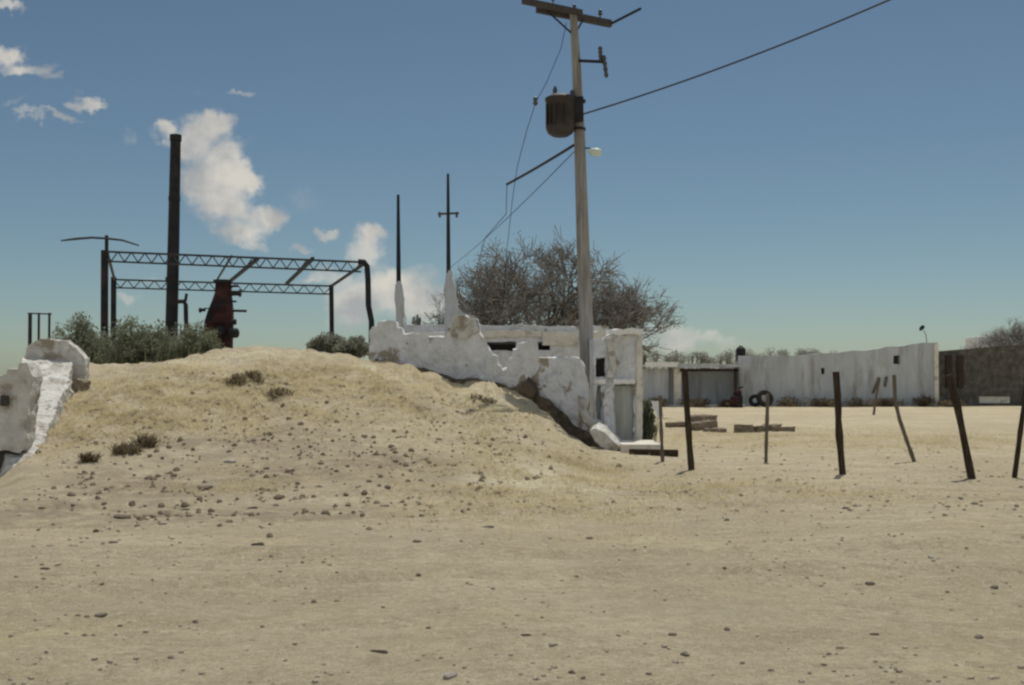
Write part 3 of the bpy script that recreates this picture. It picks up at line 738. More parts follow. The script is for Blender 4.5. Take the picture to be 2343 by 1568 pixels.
FY, BY = 34.0, 40.6
fr = empty('lattice_gantry', (at(540, 800, 37).x, 37, .4), 'square steel pipe frame with lattice girders on four posts', 'steel frame')
def postpts(x, yt, Y, xb): 
    a = at(x, yt, Y); b = at(xb, 800, Y); b.z = h(b.x, Y) - .1
    return a, b
a, b = postpts(239, 573, FY, 239); MB().tube([b, a], .105, 14).build('post', M_DARKSTEEL, fr)
a, b = postpts(260, 634, BY, 260); MB().tube([b, a], .10, 14).build('post', M_DARKSTEEL, fr)
a, b = postpts(758, 652, BY, 762); MB().tube([b, a], .085, 14).build('post', M_DARKSTEEL, fr)
b = at(851, 800, FY); b.z = h(b.x, FY) - .1
MB().tube([b, at(850, 735, FY), at(843, 700, FY), at(842, 640, FY), at(840, 610, FY), at(833, 600, FY), at(820, 599, FY)], .09, 14).build('post', M_DARKSTEEL, fr)
def girder(xa, ya, xb, yb, Y, dep, n, nm='girder', yoff=0):
    mb = MB(); a, b = at(xa, ya, Y), at(xb, yb, Y); dn_ = Vector((0, 0, -dep))
    mb.bar(a, b, .06, .06); mb.bar(a + dn_, b + dn_, .052, .052)
    for k in range(n):
        p, q = a.lerp(b, k / n), a.lerp(b, (k + .5) / n); r = a.lerp(b, (k + 1) / n)
        mb.bar(p + Vector((0, .02, 0)), q + dn_ + Vector((0, .02, 0)), .03); mb.bar(q + dn_ - Vector((0, .02, 0)), r - Vector((0, .02, 0)), .03)
    return mb.build(nm, M_TRUSS, fr)
girder(239, 576, 826, 600, FY, .30, 19); girder(260, 640, 758, 655, BY, .30, 16)
def purlin(xa, ya, xb, yb, w=.075, Ya=BY, Yb=FY):
    MB().bar(at(xa, ya, Ya), at(xb, yb, Yb), w, w * 1.2).build('purlin', M_TRUSS, fr)
purlin(262, 640, 246, 580); purlin(524, 646, 590, 592, .09); purlin(497, 640, 530, 586, .05); purlin(655, 650, 716, 592, .09); purlin(758, 655, 836, 602, .07)
# loose crossbar mast behind the frame
m_t, m_b = at(244, 539, 43), at(244, 800, 43); m_b.z = 0
ms = empty('crossbar_mast', m_b, 'thin mast with a long drooping crossbar behind the left frame post', 'mast')
MB().tube([m_b, m_t], [.09, .07], 10).build('shaft', M_DARKSTEEL, ms)
MB().tube([at(140, 551, 43.5), at(172, 547, 43.3), at(210, 544, 43.1), at(244, 546, 42.9), at(280, 550, 42.9), at(318, 562, 42.9)], [.03, .05, .045, .045, .04, .028], 8).build('crossbar', M_TRUSS, ms)

# rusted machine
MY = 33.0
mc = empty('rusted_boiler', at(510, 800, MY), 'dark maroon rusted upright boiler with stub pipes on the mound', 'machine')
def mp(x, y, dy=0): return at(x, y, MY + dy)
prof = []
mb = MB()
# upright body: octagonal-ish tower, wide below, with a sloping shoulder on the left
levels = [(642, 492, 526), (652, 491, 527), (670, 490, 528), (690, 483, 530), (712, 474, 532), (735, 467, 532), (760, 464, 531), (785, 461, 530), (812, 460, 530)]
n = 14; rings = []
for (y, xl, xr) in levels:
    c = mp((xl + xr) / 2, y); r = (mp(xr, y).x - mp(xl, y).x) / 2
    ring = []
    for k in range(n):
        a = 2 * math.pi * (k + .5) / n
        ring.append(c + Vector((r * math.copysign(abs(math.cos(a)) ** .7, math.cos(a)), .62 * r * math.copysign(abs(math.sin(a)) ** .7, math.sin(a)) + .1, 0)))
    rings.append(ring)
mb.add([v for r_ in rings for v in r_], [(i * n + k, i * n + (k + 1) % n, (i + 1) * n + (k + 1) % n, (i + 1) * n + k) for i in range(len(rings) - 1) for k in range(n)] + [tuple(range(n)), tuple(reversed(range((len(rings) - 1) * n, len(rings) * n)))])
mb.build('boiler_body', M_RUST, mc)
MB().tube([mp(509, 648), mp(509, 641)], [.275, .275], 18).build('top_flange', M_DARKSTEEL, mc)
for (xa, ya, xb, yb, r) in [(528, 672, 551, 671, .075), (528, 711, 564, 712, .04), (472, 709, 456, 710, .05), (530, 690, 541, 690, .03), (530, 735, 540, 737, .06), (528, 655, 545, 655, .035)]:
    t_ = MB().tube([mp(xa - 2, ya), mp(xb, yb)], r, 12).build('stub_pipe', M_DARKSTEEL, mc)
    if r > .045: MB().tube([mp(xb - (4 if xb > xa else -4), yb), mp(xb, yb)], r * 1.5, 14).build('flange', M_DARKSTEEL, t_)
MB().lathe(mp(524, 763, -.25), [(0, 0), (.12, .0), (.15, .04), (.15, .25), (.10, .29), (0, .29)], 18, Vector((1, -.15, .05))).build('side_drum', M_DARKSTEEL, mc)
MB().box(mp(487, 735, -.26), (.42, .05, .02)).build('rib', M_DARKSTEEL, mc)
for y in (706, 737, 772):
    c = mp(500, y, -.22); MB().box(c + Vector((0, -.02, 0)), (mp(530, y).x - mp(468, y).x, .1, .03)).build('rivet_band', M_RUST, mc)
MB().lathe(mp(503, 757, -.32), [(.0, 0), (.14, 0), (.15, .03), (.13, .05), (0, .05)], 18, Vector((0, -1, 0))).build('fire_door', M_DARKSTEEL, mc)

# low rack behind the white wall
rk = empty('pipe_rack', at(90, 770, 31), 'low thin pipe rack behind the white broken wall', 'rack')
for x in (69, 89, 113):
    a, b = at(x, 716, 31), at(x, 800, 31); b.z = -.1
    MB().tube([b, a], .055 if x == 69 else .035, 8).build('upright', M_TRUSS, rk)
MB().tube([at(64, 717, 31), at(118, 719, 31)], .02, 8).build('rail', M_TRUSS, rk)

# ------------------------------------------------------------------ far buildings on the right
SY = 53.0
def sx(x, Y=SY): return at(x, 900, Y).x
def sz(y, Y=SY): return at(1171, y, Y).z
shed = empty('porch_shed', (sx(1580), SY, 0), 'low grey shed with an open porch and a white roof edge', 'shed')
# back wall, side bay, posts
mb = MB(); mb.box(((sx(1440) + sx(1700)) / 2, SY + 2.0, sz(843) / 2), (sx(1700) - sx(1440), .25, sz(843))); mb.build('back_wall', M_CEMENT, shed)
mb = MB(); mb.box(((sx(1470) + sx(1531)) / 2, SY + .35, sz(843) / 2), (sx(1531) - sx(1470), .25, sz(843))); mb.build('front_wall', M_CEMENT, shed)
mb = MB(); mb.box(((sx(1543) + sx(1559)) / 2, SY + .2, sz(843) / 2), (sx(1559) - sx(1543), .3, sz(843))); mb.build('pillar', M_CREAM, shed)
mb = MB(); mb.box((sx(1684), SY + .1, sz(845) / 2), (.14, .14, sz(845))); mb.build('porch_post', M_POST, shed)
mb = MB(); mb.box(((sx(1556) + sx(1690)) / 2, SY + .1, sz(847)), (sx(1690) - sx(1556), .14, .15)); mb.build('porch_beam', M_POST, shed)
mb = MB(); mb.box(((sx(1440) + sx(1700)) / 2, SY + 1.1, sz(837)), (sx(1700) - sx(1440), 2.3, .14)); rf = mb.build('roof', M_CEMENT, shed)
mb = MB(); mb.box(((sx(1476) + sx(1550)) / 2, SY - .12, sz(834.5)), (sx(1550) - sx(1476), .10, .24)); mb.build('roof_edge', M_WHITE, rf)
mb = MB(); mb.box(((sx(1552) + sx(1640)) / 2, SY - .1, sz(837)), (sx(1640) - sx(1552), .06, .22)); mb.build('roof_edge', M_CEMENT, rf)
mb = MB(); mb.box(((sx(1470) + sx(1700)) / 2, SY + .7, .06), (sx(1700) - sx(1470), 2.6, .12)); mb.build('porch_floor', M_CEMENT, shed)
# dark low building further left
mb = MB(); mb.box((sx(1482), SY + 5, sz(812, SY + 5) / 2), (.9, 2, sz(812, SY + 5))); single('dark_hut', mb, M_STONE, 'small dark hut roof behind the white roof edge', 'hut', bevel=.05)

# long grey building
LY = 54.0
lx0, lx1 = at(1692, 900, LY).x, at(2147, 900, LY).x
long_b = empty('grey_building', ((lx0 + lx1) / 2, LY, 0), 'long windowless grey cement building rising to the right', 'building')
tt = [(0, 826), (.03, 820), (.22, 815), (.37, 812), (.40, 809), (.62, 802), (.78, 793), (.94, 785), (1, 785)]
def tfl(t): return sz(lerp_tab(tt, t), LY) + .02 * noise.noise(Vector((t * 12, 0, 4)))
NL = 30
lw_len = lx1 - lx0
def hole(xa, xb, ya, yb): return (at(xa, 900, LY).x - lx0, at(xb, 900, LY).x - lx0, sz(yb, LY), sz(ya, LY))
hl = [hole(2045, 2060, 814, 833), hole(1879, 1888, 842, 856)]
_w = wall_open((lx0, LY), (lx1, LY), -.1, 9., .3, hl + [(lw_len * k / NL, lw_len * k / NL, 0, 0) for k in range(1, NL)], tfl)
roughen(_w, .45, .035, 1.4, 44, .03).build('wall', M_CEMENT, long_b)
for q in hl:
    mb = MB(); mb.box((lx0 + (q[0] + q[1]) / 2, LY + .27, (q[2] + q[3]) / 2), (q[1] - q[0] - .006, .05, q[3] - q[2] - .006)); mb.build('vent', M_HOLE, long_b)
mb = MB()
rv = [(lx0, LY + .3, tfl(0) - .12), (lx1, LY + .3, tfl(1) - .12), (lx1, LY + 7, tfl(1) - .4), (lx0, LY + 7, tfl(0) - .4)]
mb.add([Vector(v) for v in rv] + [Vector((v[0], v[1], -.1)) for v in rv], [(0, 1, 2, 3), (0, 4, 5, 1), (1, 5, 6, 2), (2, 6, 7, 3), (3, 7, 4, 0), (4, 7, 6, 5)])
mb.build('roof', M_CEMENT, long_b)
mb = MB(); mb.box((lx1 - .10, LY - .03, sz(860, LY) / 2 + .8), (.2, .1, sz(785, LY) - .02 - .0)); mb.v = [Vector((v.x, v.y, max(-.1, min(v.z, sz(786, LY))))) for v in mb.v]; mb.build('corner_strip', M_CREAM, long_b)
for (x, y0, y1, dx) in [(2012, 864, 900, -14), (2029, 862, 885, -4)]:
    MB().tube([at(x, y0, LY - .06), at(x + dx, y1, LY - .06)], .06, 8).build('hanging_pipe', M_STICK, long_b)

# dark stone building at the right edge
DY = 55.0
dk = empty('dark_stone_building', (at(2260, 900, DY).x, DY, 0), 'dark stone building at the right edge beside the grey building', 'building')
dx0, dx1 = at(2147, 900, DY).x + .02, at(2420, 900, DY).x
def tfd(t): return sz(804 - 22 * t, DY) + .04 * noise.noise(Vector((t * 20, 2, 8)))
dop = [(at(2240, 900, DY).x - dx0, at(2312, 900, DY).x - dx0, sz(923, DY), sz(907, DY))]
DL = dx1 - dx0
wall_open((dx0, DY), (dx1, DY), -.1, 9., .4, dop + [(DL * k / 20, DL * k / 20, 0, 0) for k in range(1, 20)], tfd).build('wall', M_STONE, dk)
mb = MB(); mb.box((dx0 + (dop[0][0] + dop[0][1]) / 2, DY + .2, (dop[0][2] + dop[0][3]) / 2), (dop[0][1] - dop[0][0] - .01, .3, dop[0][3] - dop[0][2] - .01)); mb.build('sill_bench', M_CREAM, dk)
mb = MB(); rv = [(dx0, DY + .4, tfd(0) - .08), (dx1, DY + .4, tfd(1) - .08), (dx1, DY + 6, tfd(1) - .4), (dx0, DY + 6, tfd(0) - .4)]
mb.add([Vector(v) for v in rv] + [Vector((v[0], v[1], -.1)) for v in rv], [(0, 1, 2, 3), (0, 4, 5, 1), (1, 5, 6, 2), (2, 6, 7, 3), (3, 7, 4, 0), (4, 7, 6, 5)]); mb.build('roof', M_STONE, dk)
for x in (2170, 2196):
    mb = MB(); mb.box((at(x, 850, DY).x, DY - .05, sz(850, DY)), (.3, .12, 1.6)); mb.build('shutter', M_POST, dk)
# white roofed building beyond
mb = MB(); p, q = at(2240, 790, 66), at(2312, 770, 66); mb.box(((p.x + q.x) / 2, 67, q.z / 2), (q.x - p.x, 2, q.z))
single('white_outbuilding', mb, M_WHITE, 'pale outbuilding showing over the dark stone building', 'building', bevel=.05)

# things around the far buildings
wt_ = empty('roof_water_tank', at(1695, 821, 54.6), 'small black water tank on the roof corner beside the porch', 'water tank')
tb = at(1695, 820, 54.6)
MB().lathe(tb + Vector((0, 0, .08)), [(0, 0), (.2, 0), (.245, .05), (.25, .32), (.235, .38), (.15, .47), (.09, .5), (.09, .54), (0, .55)], 18).build('tank', M_BLACK, wt_)
MB().box(tb, (.46, .46, .3)).build('plinth', M_ADOBE, wt_)
ds = empty('satellite_dish', at(2121, 786, 54.6), 'small dark dish aerial on the roof of the grey building', 'satellite dish')
MB().tube([at(2121, 792, 54.6), at(2119, 768, 54.6), at(2114, 757, 54.6)], .018, 8).build('mast', M_DARKSTEEL, ds)
MB().lathe(at(2111, 752, 54.5), [(.0, 0), (.09, .012), (.16, .05), (.165, .055), (.155, .058), (.09, .03), (0, .02)], 16, Vector((-.8, -.4, .5))).build('dish', M_DARKSTEEL, ds)

def torus(c, R_, r, ax, name, m, label, cat):
    mb = MB(); q = Vector(ax).normalized().to_track_quat('Z', 'Y').to_matrix(); n1, n2 = 26, 10; vs = []; fs = []
    for i in range(n1):
        a = 2 * math.pi * i / n1
        for k in range(n2):
            b = 2 * math.pi * k / n2
            vs.append(Vector(c) + q @ Vector(((R_ + r * math.cos(b)) * math.cos(a), (R_ + r * math.cos(b)) * math.sin(a), r * 1.2 * math.sin(b))))
    fs = [(i * n2 + k, i * n2 + (k + 1) % n2, ((i + 1) % n1) * n2 + (k + 1) % n2, ((i + 1) % n1) * n2 + k) for i in range(n1) for k in range(n2)]
    mb.add(vs, fs, True); return single(name, mb, m, label, cat)
t0 = at(1750, 912, 52.0); torus((t0.x, 52, .43), .31, .12, (.25, -1, .35), 'old_tyre', M_TYRE, 'large black tyre leaning on the grey building, right of the scrap engine', 'tyre')
t0 = at(1729, 915, 52.2); torus((t0.x, 52.3, .33), .22, .10, (-.35, -1, .3), 'old_tyre', M_TYRE, 'smaller black tyre between the scrap engine and the large tyre', 'tyre')
en = empty('scrap_engine', (sx(1686, 51.9), 51.9, 0), 'dark scrap engine block standing by the porch post', 'engine')
e = Vector((sx(1686, 51.9), 51.9, 0))
MB().box(e + Vector((0, 0, .3)), (.5, .45, .6)).build('engine_block', M_DARKSTEEL, en, bevel=.06)
MB().box(e + Vector((.03, 0, .7)), (.36, .3, .22)).build('cylinder_head', M_RUST, en, bevel=.04)
MB().lathe(e + Vector((-.2, -.24, .34)), [(0, 0), (.2, 0), (.22, .04), (.2, .08), (0, .08)], 18, Vector((0, -1, 0))).build('flywheel', M_RUST, en)
MB().tube([e + Vector((.1, 0, .78)), e + Vector((.12, 0, .95)), e + Vector((.3, 0, .98))], .045, 10).build('exhaust_pipe', M_DARKSTEEL, en)

# ------------------------------------------------------------------ fence posts
def post(pts, Y, r, m, label, n=12, seed=0, cat='fence post'):
    P_ = [at(x, y, Y) for (x, y) in pts]
    P_[-1] = P_[-1].copy(); P_[-1].z = h(P_[-1].x, P_[-1].y) - .12
    q = []; 
    for i in range(len(P_) - 1):
        for k in range(4): q.append(P_[i].lerp(P_[i + 1], k / 4))
    q.append(P_[-1])
    q = [v + Vector((noise.noise(v * 2 + Vector((seed, 0, 0))), noise.noise(v * 2 + Vector((0, seed, 4))), 0)) * r * .22 for v in q]
    rad = [r * (.9 + .32 * noise.noise(Vector((i * .9, seed, 2)))) for i in range(len(q))]
    mb = MB().tube(q, rad, n)
    return single('fence_post' if r > .045 else 'fence_stake', mb, m, label, cat, 'fence posts along the yard')
def YG(y): return 1.55 * F / (y - 858)
post([(1511, 905), (1512, 960), (1517, 1058)], YG(1058), .034, M_STICK, 'thin stake nearest the corner room, left end of the fence', seed=1)
post([(1566, 848), (1573, 950), (1584, 1076)], YG(1076), .056, M_POST, 'thick dark post in front of the porch shed', seed=2)
post([(1757, 900), (1755, 960), (1752, 1053)], YG(1053), .036, M_STICK, 'thin straight stake in front of the tyres', seed=3)
post([(1913, 851), (1919, 960), (1928, 1090)], YG(1090), .057, M_POST, 'thick upright dark post, tallest, before the middle of the grey building', seed=4)
post([(2046, 858), (2049, 915), (2058, 960), (2073, 1005), (2098, 1056)], YG(1056), .038, M_STICK, 'bent grey stake curving to the right before the grey building', seed=5)
post([(2172, 858), (2190, 930), (2226, 1093)], YG(1093), .062, M_POST, 'thick dark post leaning left before the dark stone building', seed=6)
post([(2352, 850), (2342, 930), (2331, 1010), (2318, 1090)], YG(1090), .042, M_POST, 'thin stake leaning right at the right edge', seed=7)
post([(2013, 866), (2005, 905), (1998, 950)], 42, .05, M_STICK, 'short far stake leaning before the grey building', seed=9)

# scrap in the yard
def planks(items, name, label, m=M_LUMBER, cat='scrap timber'):
    for (xa, ya, xb, yb, w, hh, lab) in items:
        a, b = pix_ground(xa, ya), pix_ground(xb, yb)
        hh *= .62; w *= 1.1
        a.z += hh / 2 + .0; b.z += hh / 2 + .0
        single(name, roughen(MB().bar(a, b, w, hh), .14, .05, 3.5, int(xa), .03), m, lab, cat, 'scrap timber lying in the yard')
planks([(1526, 978, 1578, 976, .22, .2, 'brown scrap timber left of the thick post before the porch'),
        (1582, 985, 1632, 980, .34, .34, 'thick timber baulk right of the thick post, in the yard'),
        (1590, 966, 1625, 962, .5, .3, 'broad brown timber piece lying behind the thick baulk'),
        (1612, 988, 1660, 990, .16, .16, 'thin plank end lying right of the thick baulk'),
        (1680, 990, 1724, 990, .3, .34, 'short grey-brown log piece left of the thin straight stake'),
        (1728, 990, 1782, 984, .22, .26, 'brown log lying behind the thin straight stake'),
        (1768, 988, 1816, 988, .20, .2, 'small log end lying right of the thin straight stake')], 'scrap_timber', '')

# ------------------------------------------------------------------ vegetation
class Twigs:
    def __init__(s, seed): s.r = random.Random(seed); s.thick = MB(); s.thin = MB()
    def grow(s, p, d, L, r, depth, maxd, spread, up, thin_at):
        n = 3; pts = [p]; rad = [r]
        for i in range(n):
            d = (d + Vector((s.r.gauss(0, .22), s.r.gauss(0, .22), s.r.gauss(0, .16) + up))).normalized()
            p = p + d * (L / n); pts.append(p); rad.append(r * (1 - .35 * (i + 1) / n))
        (s.thick if depth < thin_at else s.thin).tube(pts, rad, 7 if depth < 2 else (5 if depth < thin_at else 3), cap=False, smooth=depth < thin_at)
        s.tips = getattr(s, 'tips', [])
        if depth >= maxd: s.tips.append(p); return
        k = s.r.choice((2, 3, 3)) if depth < 3 else s.r.choice((3, 3, 4))
        for i in range(k):
            t = s.r.uniform(.45, 1) if i else 1
            q = pts[0].lerp(pts[-1], t) if t < 1 else pts[-1]
            a = s.r.uniform(0, 2 * math.pi)
            o = d.orthogonal().normalized(); o2 = d.cross(o)
            nd = (d + (o * math.cos(a) + o2 * math.sin(a)) * s.r.uniform(.5, 1) * spread).normalized()
            s.grow(q, nd, L * s.r.uniform(.62, .82), max(r * .58, .014), depth + 1, maxd, spread, up, thin_at)

def leaf_cards(mb, c, r, n, size, rr, squash=.7):
    for _ in range(n):
        v = Vector((rr.gauss(0, 1), rr.gauss(0, 1), rr.gauss(0, 1)))
        if v.length < 1e-3: continue
        v = v.normalized() * r * rr.random() ** .4; v.z *= squash
        p = c + v; s_ = size * rr.uniform(.6, 1.3)
        a = Vector((rr.gauss(0, 1), rr.gauss(0, 1), rr.gauss(0, 1))).normalized(); b = a.orthogonal().normalized()
        mb.add([p - a * s_, p + b * s_ * .35, p + a * s_, p - b * s_ * .35], [(0, 1, 2, 3)])

def bare_tree(x, Y, top_y, width_px, label, seed, L0, lean=(0, 0), nb=5, leaves=0, group='bare trees behind the ruined house', depth=6, zbase=0.):
    base = at(x, 858, Y); base.z = zbase
    e = empty('bare_tree', base, label, 'tree', group)
    t = Twigs(seed)
    H = at(x, top_y, Y).z - zbase; W = width_px / F * Y
    tr = H * .22
    p = base + Vector((lean[0] * .3, lean[1] * .3, tr))
    t.thick.tube([base - Vector((0, 0, .1)), base.lerp(p, .5), p], [.2, .16, .14], 9)
    for k in range(nb):
        a = 2 * math.pi * (k + t.r.random() * .6) / nb
        hor = Vector((math.cos(a), math.sin(a) * .8, 0)) * (W / H) * .95
        d = (hor + Vector((lean[0], lean[1], .95))).normalized()
        t.grow(p, d, H * L0, .085, 1, depth, .85, .03, 4)
    t.thick.build('trunk', M_BARK, e)
    cr_ = t.thin
    if leaves:
        for q in t.tips:
            leaf_cards(cr_, q, .28, leaves, .04, t.r)
    cr_.build('crown', M_TWIG, e)
    return e
TY = 41.0
bare_tree(1150, TY, 540, 80, 'leftmost bare twiggy tree, densest crown, behind the ruined house', 3, .245, nb=9, leaves=5)
bare_tree(1264, TY + .6, 520, 105, 'middle bare tree with a dark forked trunk, tallest, behind the ruined house', 6, .275, nb=7, leaves=2)
bare_tree(1386, TY + 1, 590, 95, 'rightmost bare spreading tree, right of the utility pole', 9, .235, lean=(.2, 0), nb=9, leaves=4)
bare_tree(2345, 62, 706, 210, 'grey leafless tree behind the dark stone building', 12, .26, nb=9, leaves=14, group='')

def bush(x, Y, top_y, width_px, label, seed, m=M_LEAF, dens=1.0, group='green bushes behind the mound crest', zb=None, name='bush', leaf=.05):
    base = at(x, 858, Y); base.z = h(base.x, Y) if zb is None else zb
    e = empty(name, base, label, 'bush', group)
    rr = random.Random(seed); H = at(x, top_y, Y).z - base.z; W = width_px / F * Y / 2
    st, fo = MB(), MB()
    n = int(30 * dens)
    for k in range(n):
        a = rr.uniform(0, 2 * math.pi); q = rr.random() ** .5
        tip = base + Vector((math.cos(a) * W * q, math.sin(a) * W * .8 * q, H * (1 - .55 * q * q) * rr.uniform(.72, 1.0)))
        mid = base.lerp(tip, .5) + Vector((0, 0, H * .08))
        st.tube([base + Vector((math.cos(a), math.sin(a), 0)) * .05, mid, tip], [.02, .014, .006], 4, cap=False)
        for t in (.35, .6, .8, .95):
            c = (mid.lerp(tip, (t - .5) * 2) if t > .5 else base.lerp(mid, t * 2))
            leaf_cards(fo, c, W * .28 * (1.15 - .45 * t), int(36 * dens), leaf, rr, 1.15)
    for k in range(int(70 * dens)):        # thin upright shoots
        a = rr.uniform(0, 2 * math.pi); q = rr.random() ** .5
        b = base + Vector((math.cos(a) * W * q, math.sin(a) * W * .8 * q, H * .35 * rr.random()))
        t_ = b + Vector((rr.gauss(0, .12), rr.gauss(0, .12), H * rr.uniform(.35, .75) * (1.1 - .4 * q)))
        w_ = Vector((rr.uniform(-1, 1), rr.uniform(-1, 1), 0)).normalized() * .016
        fo.add([b - w_, b + w_, t_], [(0, 1, 2)])
    st.build('stem', M_BARK, e); fo.build('foliage', m, e)
BY0 = 30.5
for i, (x, ty, w, lab, m) in enumerate([
        (138, 762, 90, 'low dusty bush just right of the white broken wall', M_LEAF2), (178, 708, 100, 'rounded green bush peaking left of the frame posts', M_LEAF),
        (222, 738, 110, 'dull green bush around the left frame posts', M_LEAF2), (292, 722, 115, 'bushy green shrub between frame posts and smokestack', M_LEAF),
        (352, 728, 110, 'dark green bush left of the smokestack foot', M_LEAF), (412, 716, 110, 'green bush in front of the smokestack foot', M_LEAF2), (448, 722, 90, 'dark bush touching the rusted boiler', M_LEAF)]):
    bush(x, BY0 + (i % 3) * .7, ty + 6, w * 1.5, lab, 40 + i, m, 1.25)
bush(752, 29.2, 762, 95, 'grey-green spiky bush at the foot of the right frame post', 61, M_LEAF2, 1.1, 'bushes at the broken wall')
bush(812, 28.4, 772, 90, 'brownish bush against the upper end of the broken wall', 62, M_LEAF2, 1.0, 'bushes at the broken wall')
bush(1480, 23.8, 912, 44, 'dark green bush against the right side of the corner room', 63, M_LEAF, 1.3, None)
bush(2112, 53.4, 903, 60, 'low dark weed clump at the foot of the grey building', 64, M_DEADWEED, .6, None, zb=0.)
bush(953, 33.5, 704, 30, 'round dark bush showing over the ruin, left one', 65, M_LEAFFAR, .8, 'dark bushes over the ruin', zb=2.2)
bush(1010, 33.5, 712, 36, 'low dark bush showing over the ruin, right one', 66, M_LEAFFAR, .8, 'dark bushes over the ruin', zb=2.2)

for i, (x, w_, ty) in enumerate([(1500, 90, 915), (1600, 110, 918), (1668, 50, 914), (1810, 120, 916), (1890, 90, 914), (1975, 110, 917), (2040, 80, 913), (2175, 70, 914)]):  # weeds added to thicken the dark shadow line at the wall foot
    bush(x, 53.3 if x > 1700 else 52.4, ty, w_, 'low brown dry weed clump thickening the shadow line below the far walls', 90 + i, M_DEADWEED, .5, 'weed clumps thickening the shadow line of the far walls', zb=0., leaf=.06)

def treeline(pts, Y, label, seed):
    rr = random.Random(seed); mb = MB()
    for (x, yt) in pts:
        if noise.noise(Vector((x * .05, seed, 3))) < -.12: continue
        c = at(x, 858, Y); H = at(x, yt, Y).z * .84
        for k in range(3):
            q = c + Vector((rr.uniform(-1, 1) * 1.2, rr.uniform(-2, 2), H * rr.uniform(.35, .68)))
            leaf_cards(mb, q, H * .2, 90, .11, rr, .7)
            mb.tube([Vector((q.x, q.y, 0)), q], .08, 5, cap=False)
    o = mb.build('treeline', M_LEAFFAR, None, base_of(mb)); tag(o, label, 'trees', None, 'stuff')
treeline([(x, 810 + 5 * noise.noise(Vector((x * .021, 1, 0))) * 2) for x in range(1496, 1700, 9)], 110, 'far hazy green treeline over the porch shed', 71)
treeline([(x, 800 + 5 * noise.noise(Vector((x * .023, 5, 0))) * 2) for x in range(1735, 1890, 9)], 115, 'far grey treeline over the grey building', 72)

# white sheet on the bush
mb = MB(); a = at(1484, 918, 22.9); vs = []; fs = []
for j in range(7):
    for i in range(4):
        vs.append(a + Vector((.05 + .05 * i + .035 * j * .6, .04 * math.sin(i * 2 + j), -.055 * j + .015 * math.sin(i * 3 + j * 1.7))))
fs = [(j * 4 + i, j * 4 + i + 1, j * 4 + i + 5, j * 4 + i + 4) for j in range(6) for i in range(3)]
mb.add(vs, fs, True); mb.add([v + Vector((0, .012, 0)) for v in vs], [tuple(reversed(f)) for f in fs], True)
single('plastic_sheet', mb, M_SHEET, 'scrap of white sheet caught on the bush by the corner room', 'sheet')

# dead weeds on the mound
def weed(x, y, w, hgt, label, seed, n=150, grp='dead weed clumps on the mound'):
    p = pix_ground(x, y); rr = random.Random(seed); mb = MB(); W = w / F * p.y / 2
    for _ in range(n):
        a = rr.uniform(0, 6.283); q = rr.random() ** .5
        b = p + Vector((math.cos(a) * W * q, math.sin(a) * W * q * .7, 0)); b.z = h(b.x, b.y) - .01
        t = b + Vector((rr.gauss(0, .09), rr.gauss(0, .09), hgt * rr.uniform(.4, 1)))
        s_ = Vector((rr.uniform(-1, 1), rr.uniform(-1, 1), 0)).normalized() * .010
        m_ = b.lerp(t, .55) + Vector((rr.gauss(0, .03), rr.gauss(0, .03), .02))
        mb.add([b - s_, b + s_, m_ + s_ * .8, m_ - s_ * .8, t], [(0, 1, 2, 3), (3, 2, 4)])
    single('dead_weed', mb, M_DEADWEED, label, 'dead weed', grp)
W_ = [(535, 882, 50, .2, 'dark dead weed just below the pale crest, left of a pair'), (582, 868, 40, .18, 'dark dead weed just below the pale crest, right of a pair'), (205, 1056, 34, .16, 'small dark weed on the slope right of the white wall foot'),
      (290, 1036, 70, .2, 'wide dead weed on the bare slope left of the dark stones'), (335, 1022, 40, .24, 'tall dead weed on the bare slope beside the wide one'), (1105, 915, 60, .12, 'low dead weed lying below the broken wall'), (640, 900, 60, .14, 'flat dead weed in pale straw near the crest')]
for i, (x, y, w, hg, lab) in enumerate(W_): weed(x, y, w, hg, lab, 80 + i)

